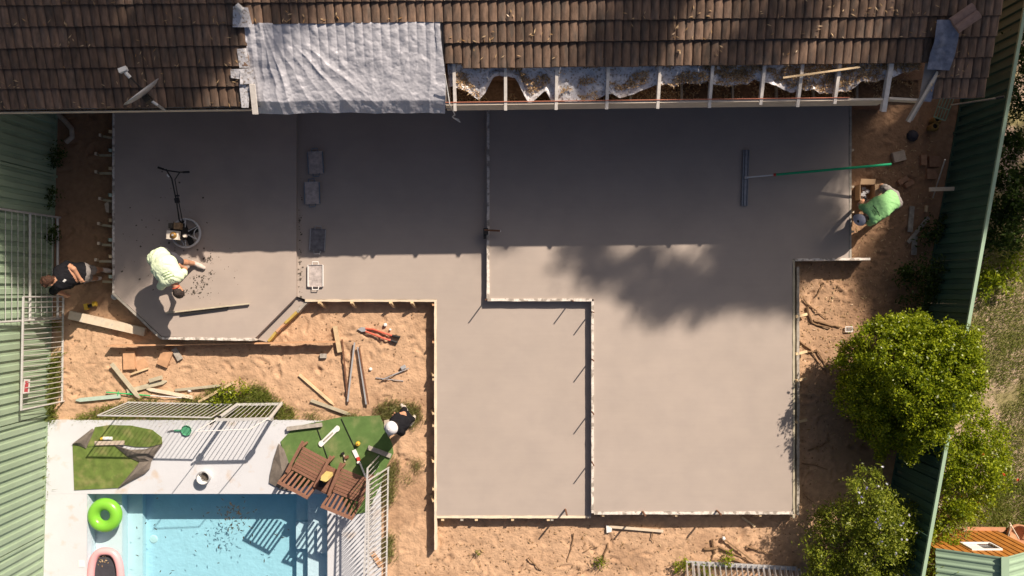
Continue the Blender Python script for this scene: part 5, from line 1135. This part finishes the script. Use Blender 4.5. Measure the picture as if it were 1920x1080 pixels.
# ============================================================ VEGETATION
def crown_points(lobes, per_clump, clumps, spread):
    out = []
    for (c, r, sq) in lobes:
        n = max(3, int(clumps*r*r)); d = rng.normal(size=(n, 3)); d /= np.linalg.norm(d, axis=1)[:, None]
        rad = r*rng.uniform(.25, 1.0, n)**.45; cc = np.array(c)+d*rad[:, None]*np.array([1, 1, sq])
        for q in cc: out.append(q+rng.normal(size=(per_clump, 3))*spread*rng.uniform(.6, 1.25))
    return np.concatenate(out)
def plant(name, label, cat, base, lobes, leaf, L, W, per, clumps, spread, m, trunk=.04, group=None, zmin=.02, flat=0.15, flowers=()):
    t = thing(name, base, label, cat, group); b0 = Vector(base); mb = MB()
    top = Vector((b0.x, b0.y, max(.2, sum(l[0][2] for l in lobes)/len(lobes)*.55)))
    mb.tube([b0+Vector((0, 0, -.1)), lerp(b0, top, .5)+Vector((.02, .03, 0)), top], [trunk, trunk*.8, trunk*.65], 8)
    for (c, r, sq) in lobes:
        c = Vector(c); mid = lerp(top, c, .5)+Vector((random.uniform(-.1, .1), random.uniform(-.1, .1), .05))*r; mb.tube([top, mid, c], [trunk*.5, trunk*.35, trunk*.15], 6)
        for k in range(4): e = c+Vector((random.uniform(-1, 1), random.uniform(-1, 1), random.uniform(-.5, 1)*sq))*r*.75; mb.tube([lerp(mid, c, .6), e], [trunk*.2, trunk*.06], 5)
    obj('trunk', mb, 'bark', t, True)
    pts = crown_points(lobes, per, clumps, spread); pts = pts[pts[:, 2] > zmin]
    V, F = leaf_quads(pts, L, W, flat); npobj('crown', V, F, leaf, t)
    for (fm, n, s) in flowers:
        d = pts[np.argsort(-pts[:, 2]+rng.normal(0, .35, len(pts)))[:n*4]][rng.permutation(n*4)[:n]]
        V, F = leaf_quads(np.repeat(d+np.array([0, 0, .05]), 3, 0)+rng.normal(0, .008, (3*n, 3)), s, s*.8, .6); npobj('blossoms', V, F, fm, t)
    return t
def pl(px, py, z, r, sq=.8): return (tuple(P(px, py, z)), r, sq)
plant('shrub', 'big rounded bright green shrub beside the right fence', 'shrub', tuple(P(1700, 700)), [pl(1705, 690, 1.7, .85), pl(1650, 660, 1.3, .62), pl(1765, 660, 1.9, .62), pl(1640, 740, 1.1, .62), pl(1700, 780, 1.3, .72), pl(1780, 735, 2.0, .6), pl(1665, 810, 1.0, .45), pl(1745, 795, 1.9, .45), pl(1610, 680, .8, .45), pl(1700, 630, 1.2, .45), pl(1795, 650, 2.0, .40), pl(1610, 740, .8, .42), pl(1720, 720, 1.9, .6), pl(1805, 695, 2.0, .42), pl(1590, 655, .9, .16), pl(1585, 715, .8, .18), pl(1615, 800, .8, .2), pl(1650, 848, .9, .16), pl(1700, 852, 1.2, .17), pl(1725, 597, 1.5, .17), pl(1655, 612, 1.3, .16), pl(1825, 640, 2.0, .15), pl(1832, 720, 1.9, .18), pl(1690, 600, 1.5, .15), pl(1770, 845, 1.6, .15)], 'leaf', .056, .030, 85, 190, .062, 'leaf', .06)
plant('shrub', 'loose flowering shrub with white and mauve blooms, below the big shrub', 'shrub', tuple(P(1630, 970)), [pl(1625, 905, 1.5, .38), pl(1630, 950, 1.3, .5), pl(1590, 985, 1.0, .52), pl(1670, 985, 1.2, .5), pl(1560, 1025, .8, .5), pl(1640, 1045, 1.1, .6), pl(1700, 1020, 1.1, .42), pl(1600, 1085, .8, .6), pl(1710, 1075, 1.2, .45), pl(1720, 960, 1.0, .2), pl(1545, 985, .5, .32), pl(1650, 1000, 1.4, .5), pl(1545, 1070, .6, .4)], 'leaf_olive', .062, .024, 52, 170, .075, 'leaf', .04, flowers=(('flower_white', 20, .04), ('flower_purple', 16, .04)))
plant('shrub', 'yellow green bush with red flowers behind the right fence', 'shrub', tuple(P(1815, 860)), [pl(1820, 790, .9, .5), pl(1845, 830, .8, .52), pl(1800, 860, .9, .5), pl(1845, 890, .7, .5), pl(1800, 925, .8, .42), pl(1830, 950, .5, .35), pl(1785, 970, .7, .32), pl(1765, 1010, .9, .28), pl(1810, 745, .6, .25), pl(1870, 850, .5, .32), pl(1830, 870, 1.0, .5)], 'leaf', .054, .030, 60, 170, .065, 'leaf', .035, flowers=(('flower_red', 4, .06),))
plant('shrub', 'scruffy low bush between the hut and the right fence', 'shrub', tuple(P(1775, 1020)), [pl(1790, 995, .8, .3), pl(1760, 1035, 1.0, .25), pl(1815, 985, .6, .25), pl(1770, 1060, 1.1, .2)], 'leaf_olive', .06, .024, 30, 130, .07, 'leaf', .02)
plant('shrub', 'dark leafy hedge beyond the upper right fence', 'shrub', tuple(P(1900, 330)), [pl(1905, 230, 1.0, .5), pl(1915, 300, 1.0, .5), pl(1890, 370, .8, .5), pl(1912, 420, .8, .5), pl(1870, 440, .5, .4), pl(1930, 160, 1.1, .5), pl(1920, 360, 1.0, .5), pl(1940, 80, 1.2, .5)], 'leaf_dark', .075, .035, 40, 170, .08, 'leaf', .03)
plant('shrub', 'fresh green plant cluster by the fence top, upper right lawn', 'shrub', tuple(P(1866, 500)), [pl(1862, 505, .4, .3), pl(1885, 520, .3, .3), pl(1905, 490, .4, .3), pl(1850, 540, .25, .22)], 'leaf', .075, .03, 30, 140, .08, 'leaf', .02)
plant('shrub', 'small dark shrub against the inside of the right fence', 'shrub', tuple(P(1735, 512)), [pl(1725, 505, .45, .32), pl(1755, 515, .5, .3), pl(1705, 515, .3, .25), pl(1740, 535, .4, .3), pl(1710, 550, .3, .25), pl(1750, 560, .4, .28)], 'leaf_dark', .07, .03, 30, 130, .08, 'leaf', .02)
plant('shrub', 'low leafy weed beside the grey planks on the right', 'weed', tuple(P(1755, 430)), [pl(1750, 430, .25, .2, .6), pl(1772, 425, .25, .16, .6), pl(1738, 442, .2, .15, .6)], 'leaf_dark', .08, .04, 22, 200, .07, 'leaf', .012)
for i, (x, y, r) in enumerate(((103, 292, .16), (97, 365, .14), (96, 435, .14))):
    plant('shrub', ('uppermost', 'middle', 'lowest')[i]+' dark weed clump at the foot of the left fence', 'weed', tuple(P(x-4, y)), [pl(x, y, .3, r, 1.0), pl(x-6, y+12, .25, r*.8)], 'leaf_dark', .07, .03, 24, 300, .07, 'leaf', .01)
plant('shrub', 'small tuft of leaves sprouting through the left fence', 'weed', tuple(P(47, 678, .4)), [pl(33, 683, .75, .12, .8)], 'leaf', .06, .02, 22, 300, .05, 'leaf', .008, zmin=.3)
plant('shrub', 'bright green weed in the grass above the pool gate', 'weed', tuple(P(428, 735)), [pl(428, 738, .15, .2, .5), pl(452, 730, .12, .16, .5), pl(405, 745, .12, .12, .5)], 'leaf', .05, .025, 24, 300, .05, 'leaf', .01)
plant('shrub', 'little green seedling on the sand below the inner corner', 'weed', tuple(P(1122, 1056)), [pl(1122, 1055, .1, .13, .5)], 'leaf_olive', .05, .02, 20, 600, .05, 'leaf', .008)
plant('shrub', 'tiny sprout on the sand right of the long pale board', 'weed', tuple(P(893, 1038)), [pl(893, 1038, .06, .06, .5)], 'leaf_olive', .04, .015, 16, 800, .03, 'leaf', .006)
for i, (x, y) in enumerate(((1276, 1060), (1322, 1070), (1365, 1048))):
    plant('shrub', ('leftmost', 'middle', 'rightmost')[i]+' weed of three around the bottom bar panels', 'weed', tuple(P(x, y)), [pl(x, y, .15, .13, .6)], 'leaf', .06, .025, 20, 500, .06, 'leaf', .008)
# grass
def gp(poly, n, z=.0, thr=None, sc_=2.0, seed=1): return poly_pts(poly, n, z, None if thr is None else (lambda x, y: fbm(x*sc_, y*sc_, seed) > thr))
def gobj(name, poly, n, h, wd, m, label, z=0.0, thr=None, sc_=2.0, seed=1, lean=.7):
    q = gp(poly, n, z, thr, sc_, seed); q[:, :2] += rng.normal(0, .055, (n, 2)); o = grass(name, q, h, wd, m, None, lean); return tag(stuff(o), label, 'grass')
gobj('grass', [(80, 560), (118, 620), (112, 700), (116, 780), (80, 800), (76, 700)], 2600, .20, .010, 'blade', 'tall grass along the foot of the left fence', thr=.45, sc_=3)
gobj('grass', [(74, 790), (82, 790), (90, 860), (82, 960), (76, 960)], 500, .22, .010, 'blade', 'thin grass growing between deck edge and left fence', lean=1.0)
gobj('grass', [(180, 770), (250, 752), (420, 745), (500, 730), (520, 750), (560, 775), (545, 788), (130, 790), (150, 780)], 12000, .10, .009, 'blade', 'rough grass strip along the top of the pool deck', thr=.30, sc_=2.2)
gobj('grass', [(380, 735), (440, 720), (490, 725), (510, 750), (400, 750)], 2200, .10, .008, 'blade', 'thick grass patch above the pool gate', thr=.4, sc_=3)
gobj('grass', [(560, 772), (690, 776), (730, 752), (785, 760), (790, 790), (770, 800), (735, 800), (715, 782), (560, 786)], 3600, .11, .008, 'blade_dry', 'grass tussock round the white capped worker', thr=.4, sc_=2.5, seed=4)
gobj('grass', [(735, 810), (752, 820), (740, 900), (735, 1080), (716, 1080), (718, 900)], 3200, .09, .008, 'blade_dry', 'ragged grass edge right of the leaning panels', thr=.42, sc_=2.5, seed=6)
gobj('grass', [(780, 860), (792, 870), (770, 905), (750, 900)], 500, .07, .007, 'blade_dry', 'small grass patch in the sand left of the middle slab', thr=.4, sc_=4, seed=7)
gobj('grass', [(1840, 480), (1930, 400), (1960, 700), (1960, 1000), (1850, 995), (1860, 800), (1815, 640), (1830, 560)], 19000, .07, .010, 'blade', 'patchy green lawn behind the right fence', .01, thr=.47, sc_=1.4, seed=9, lean=.9)
gobj('grass', [(1800, 930), (1960, 900), (1960, 1000), (1810, 990)], 6000, .09, .010, 'blade', 'thick lawn edge above the timber hut', .01, lean=.8)
gobj('grass', [(1880, 560), (1960, 560), (1960, 960), (1880, 900), (1840, 700)], 3000, .045, .009, 'blade_dry', 'dry lawn stubble behind the right fence', .01, seed=12, lean=1.0)
# pebbles and twigs on the sand
q = np.concatenate([gp([(820, 985), (1480, 985), (1500, 1075), (760, 1078)], 500), gp([(130, 560), (800, 580), (800, 770), (560, 760), (130, 740)], 450), gp([(1500, 500), (1740, 200), (1760, 500), (1560, 800), (1500, 960)], 700)])
mb = MB()
for (x, y, z_) in q:
    if -7.85 < x < -4.0 and y > -1.05: continue
    s = random.uniform(.006, .022); mb.box((x, y, gz(x, y)+s*.2), (s*random.uniform(.8, 2.2), s, s*.7), random.uniform(0, 3))
tag(stuff(obj('debris', mb, 'root')), 'fine chips and pebbles scattered over the sand', 'debris')
q = np.concatenate([gp([(820, 985), (1480, 985), (1500, 1075), (760, 1078)], 160), gp([(1500, 500), (1740, 200), (1770, 500), (1600, 800), (1500, 960)], 700)])
q[:, 2] = [gz(x, y)+.015 for x, y in q[:, :2]]; V, F = leaf_quads(q, .07, .02, .9); tag(stuff(npobj('fallen_leaves', V, F, 'leaf_litter')), 'fallen leaves on the bare soil', 'leaves')

# gum trees north of the house; they stand outside the picture and throw the broken shade
def lobe(px, py, zs, r, zc):
    zc = zc*1.9; p = P(px, py, zs); k = (zc-zs)/SUN.z; c = p+SUN*k; return (tuple(c), r*.92, .75)
def gum(base, lobes, label, per=30, clumps=120):
    t = thing('gum_tree', base, label, 'tree'); b0 = Vector(base); mb = MB()
    cc = sum((Vector(l[0]) for l in lobes), Vector())/len(lobes); fork = Vector((lerp(b0.x, cc.x, .5), lerp(b0.y, cc.y, .5), cc.z*.55))
    mb.tube([b0+Vector((0, 0, -.3)), lerp(b0, fork, .5)+Vector((.1, .05, 0)), fork], [.30, .24, .19], 10)
    for (c, r, sq) in lobes: c = Vector(c); mb.tube([fork, lerp(fork, c, .55)+Vector((0, 0, .4)), c], [.10, .06, .02], 6)
    obj('trunk', mb, 'bark', t, True); pts = crown_points(lobes, per, clumps, .12); V, F = leaf_quads(pts, .16, .05, .1); npobj('crown', V, F, 'leaf_gum', t)
gum((14.5, 17.0, 0), [lobe(1085, 485, ZC, .40, 8.6), lobe(1125, 505, ZC, .36, 8.9), lobe(1180, 512, ZC, .46, 9.2), lobe(1240, 545, ZC, .56, 9.0), lobe(1310, 560, ZC, .50, 9.2), lobe(1360, 535, ZC, .5, 9.1), lobe(1405, 515, ZC, .62, 9.4), lobe(1450, 485, ZC, .75, 9.0), lobe(1462, 545, ZC, .42, 9.3), lobe(1350, 465, ZC, .25, 9.0), lobe(1225, 485, ZC, .36, 9.5), lobe(1430, 525, ZC, .5, 8.8), lobe(1475, 500, ZC, .5, 9.6), lobe(1395, 478, ZC, .45, 9.1), lobe(1480, 560, ZC, .36, 9.0), lobe(1290, 530, ZC, .4, 9.5), lobe(1530, 470, ZC, .4, 9.2)], 'tall gum tree outside the picture beyond the house, throwing the round shadow')
gum((19.0, 18.5, 0), [lobe(1540, 320, 0, .75, 9.5), lobe(1530, 425, ZC, .5, 9.3), lobe(1650, 215, 0, .95, 9.5), lobe(1740, 350, 0, .8, 9.8), lobe(1630, 500, 0, .45, 9.2), lobe(1725, 475, 0, .85, 9.5), lobe(1650, 290, 0, .45, 9.3), lobe(1800, 250, .5, 1.2, 9.5), lobe(1650, 540, 0, .45, 9.5), lobe(1890, 300, .5, 1.1, 10), lobe(1900, 430, .5, .7, 9.6), lobe(1570, 250, 0, .8, 9.4)], 'tall gum tree outside the picture past the right fence')
gum((14.0, 19.0, 0), [lobe(1160, 60, 3.3, .55, 9.4), lobe(1210, 20, 3.4, .5, 9.0), lobe(1430, 30, 3.5, .4, 9.2), lobe(1400, 110, 3.2, .25, 9.4), lobe(1740, 60, 3.3, .7, 9.3), lobe(1800, 110, 3.0, .6, 9.4), lobe(1180, 120, 3.0, .4, 9.2), lobe(1680, 150, 2.9, .3, 9.3), lobe(1840, 20, 3.4, .6, 9.2), lobe(1480, 70, 3.3, .3, 9.4)], 'tall gum tree outside the picture behind the right half of the house')
gum((4.5, 19.5, 0), [lobe(60, 60, 3.3, .9, 9.8), lobe(140, 130, 3.1, .7, 9.6), lobe(320, 60, 3.3, .62, 9.4), lobe(330, 150, 3.0, .5, 9.8), lobe(390, 110, 3.1, .35, 9.2), lobe(20, 150, 3.0, .7, 9.4), lobe(130, 20, 3.4, .6, 9.5), lobe(535, 20, 3.4, .38, 9.6), lobe(255, 190, 2.9, .35, 9.6), lobe(400, 20, 3.4, .4, 9.3)], 'tall gum tree outside the picture behind the left half of the house')
gum((3.0, 21.0, 0), [lobe(240, 500, ZA, .55, 10.5), lobe(150, 510, 0, .6, 10.4), lobe(60, 470, .6, .5, 10.6), lobe(185, 470, 0, .6, 10.2), lobe(120, 550, 0, .25, 10.2), lobe(20, 440, 1.0, .4, 10.5), lobe(180, 560, 0, .28, 10.0), lobe(60, 300, .9, .8, 10.2), lobe(50, 380, .9, .6, 10.4), lobe(20, 250, 1.0, .7, 10.6), lobe(80, 430, .5, .45, 10.2), lobe(35, 525, .9, .35, 10.3), lobe(80, 500, .4, .5, 10.3), lobe(10, 470, 1.3, .4, 10.3), lobe(30, 420, 1.1, .55, 10.4), lobe(70, 450, .6, .5, 10.1), lobe(90, 550, .3, .35, 10.2), lobe(40, 430, 1.0, .8, 10.0), lobe(65, 500, .7, .55, 9.9), lobe(20, 390, 1.2, .7, 9.8)], 'farthest gum tree outside the picture at the upper left')

# red blooms: two loose spots beside the bush
for i, (x, y, n, l) in enumerate(((1813, 695, 12, 'red and yellow blooms on a sprig beside the right fence'), (1816, 941, 16, 'bright red bloom cluster low in the bush behind the fence'))):
    c = P(x, y, .45); q = np.array(c)+rng.normal(0, 1, (n*3, 3))*np.array([.07, .05, .04]); t = thing('flower_cluster', P(x, y), l, 'flowers')
    V, F = leaf_quads(q, .06, .05, .5); npobj('petals', V, F, 'flower_red', t); obj('stem', MB().tube([P(x, y), c], .008, 5), 'root', t)
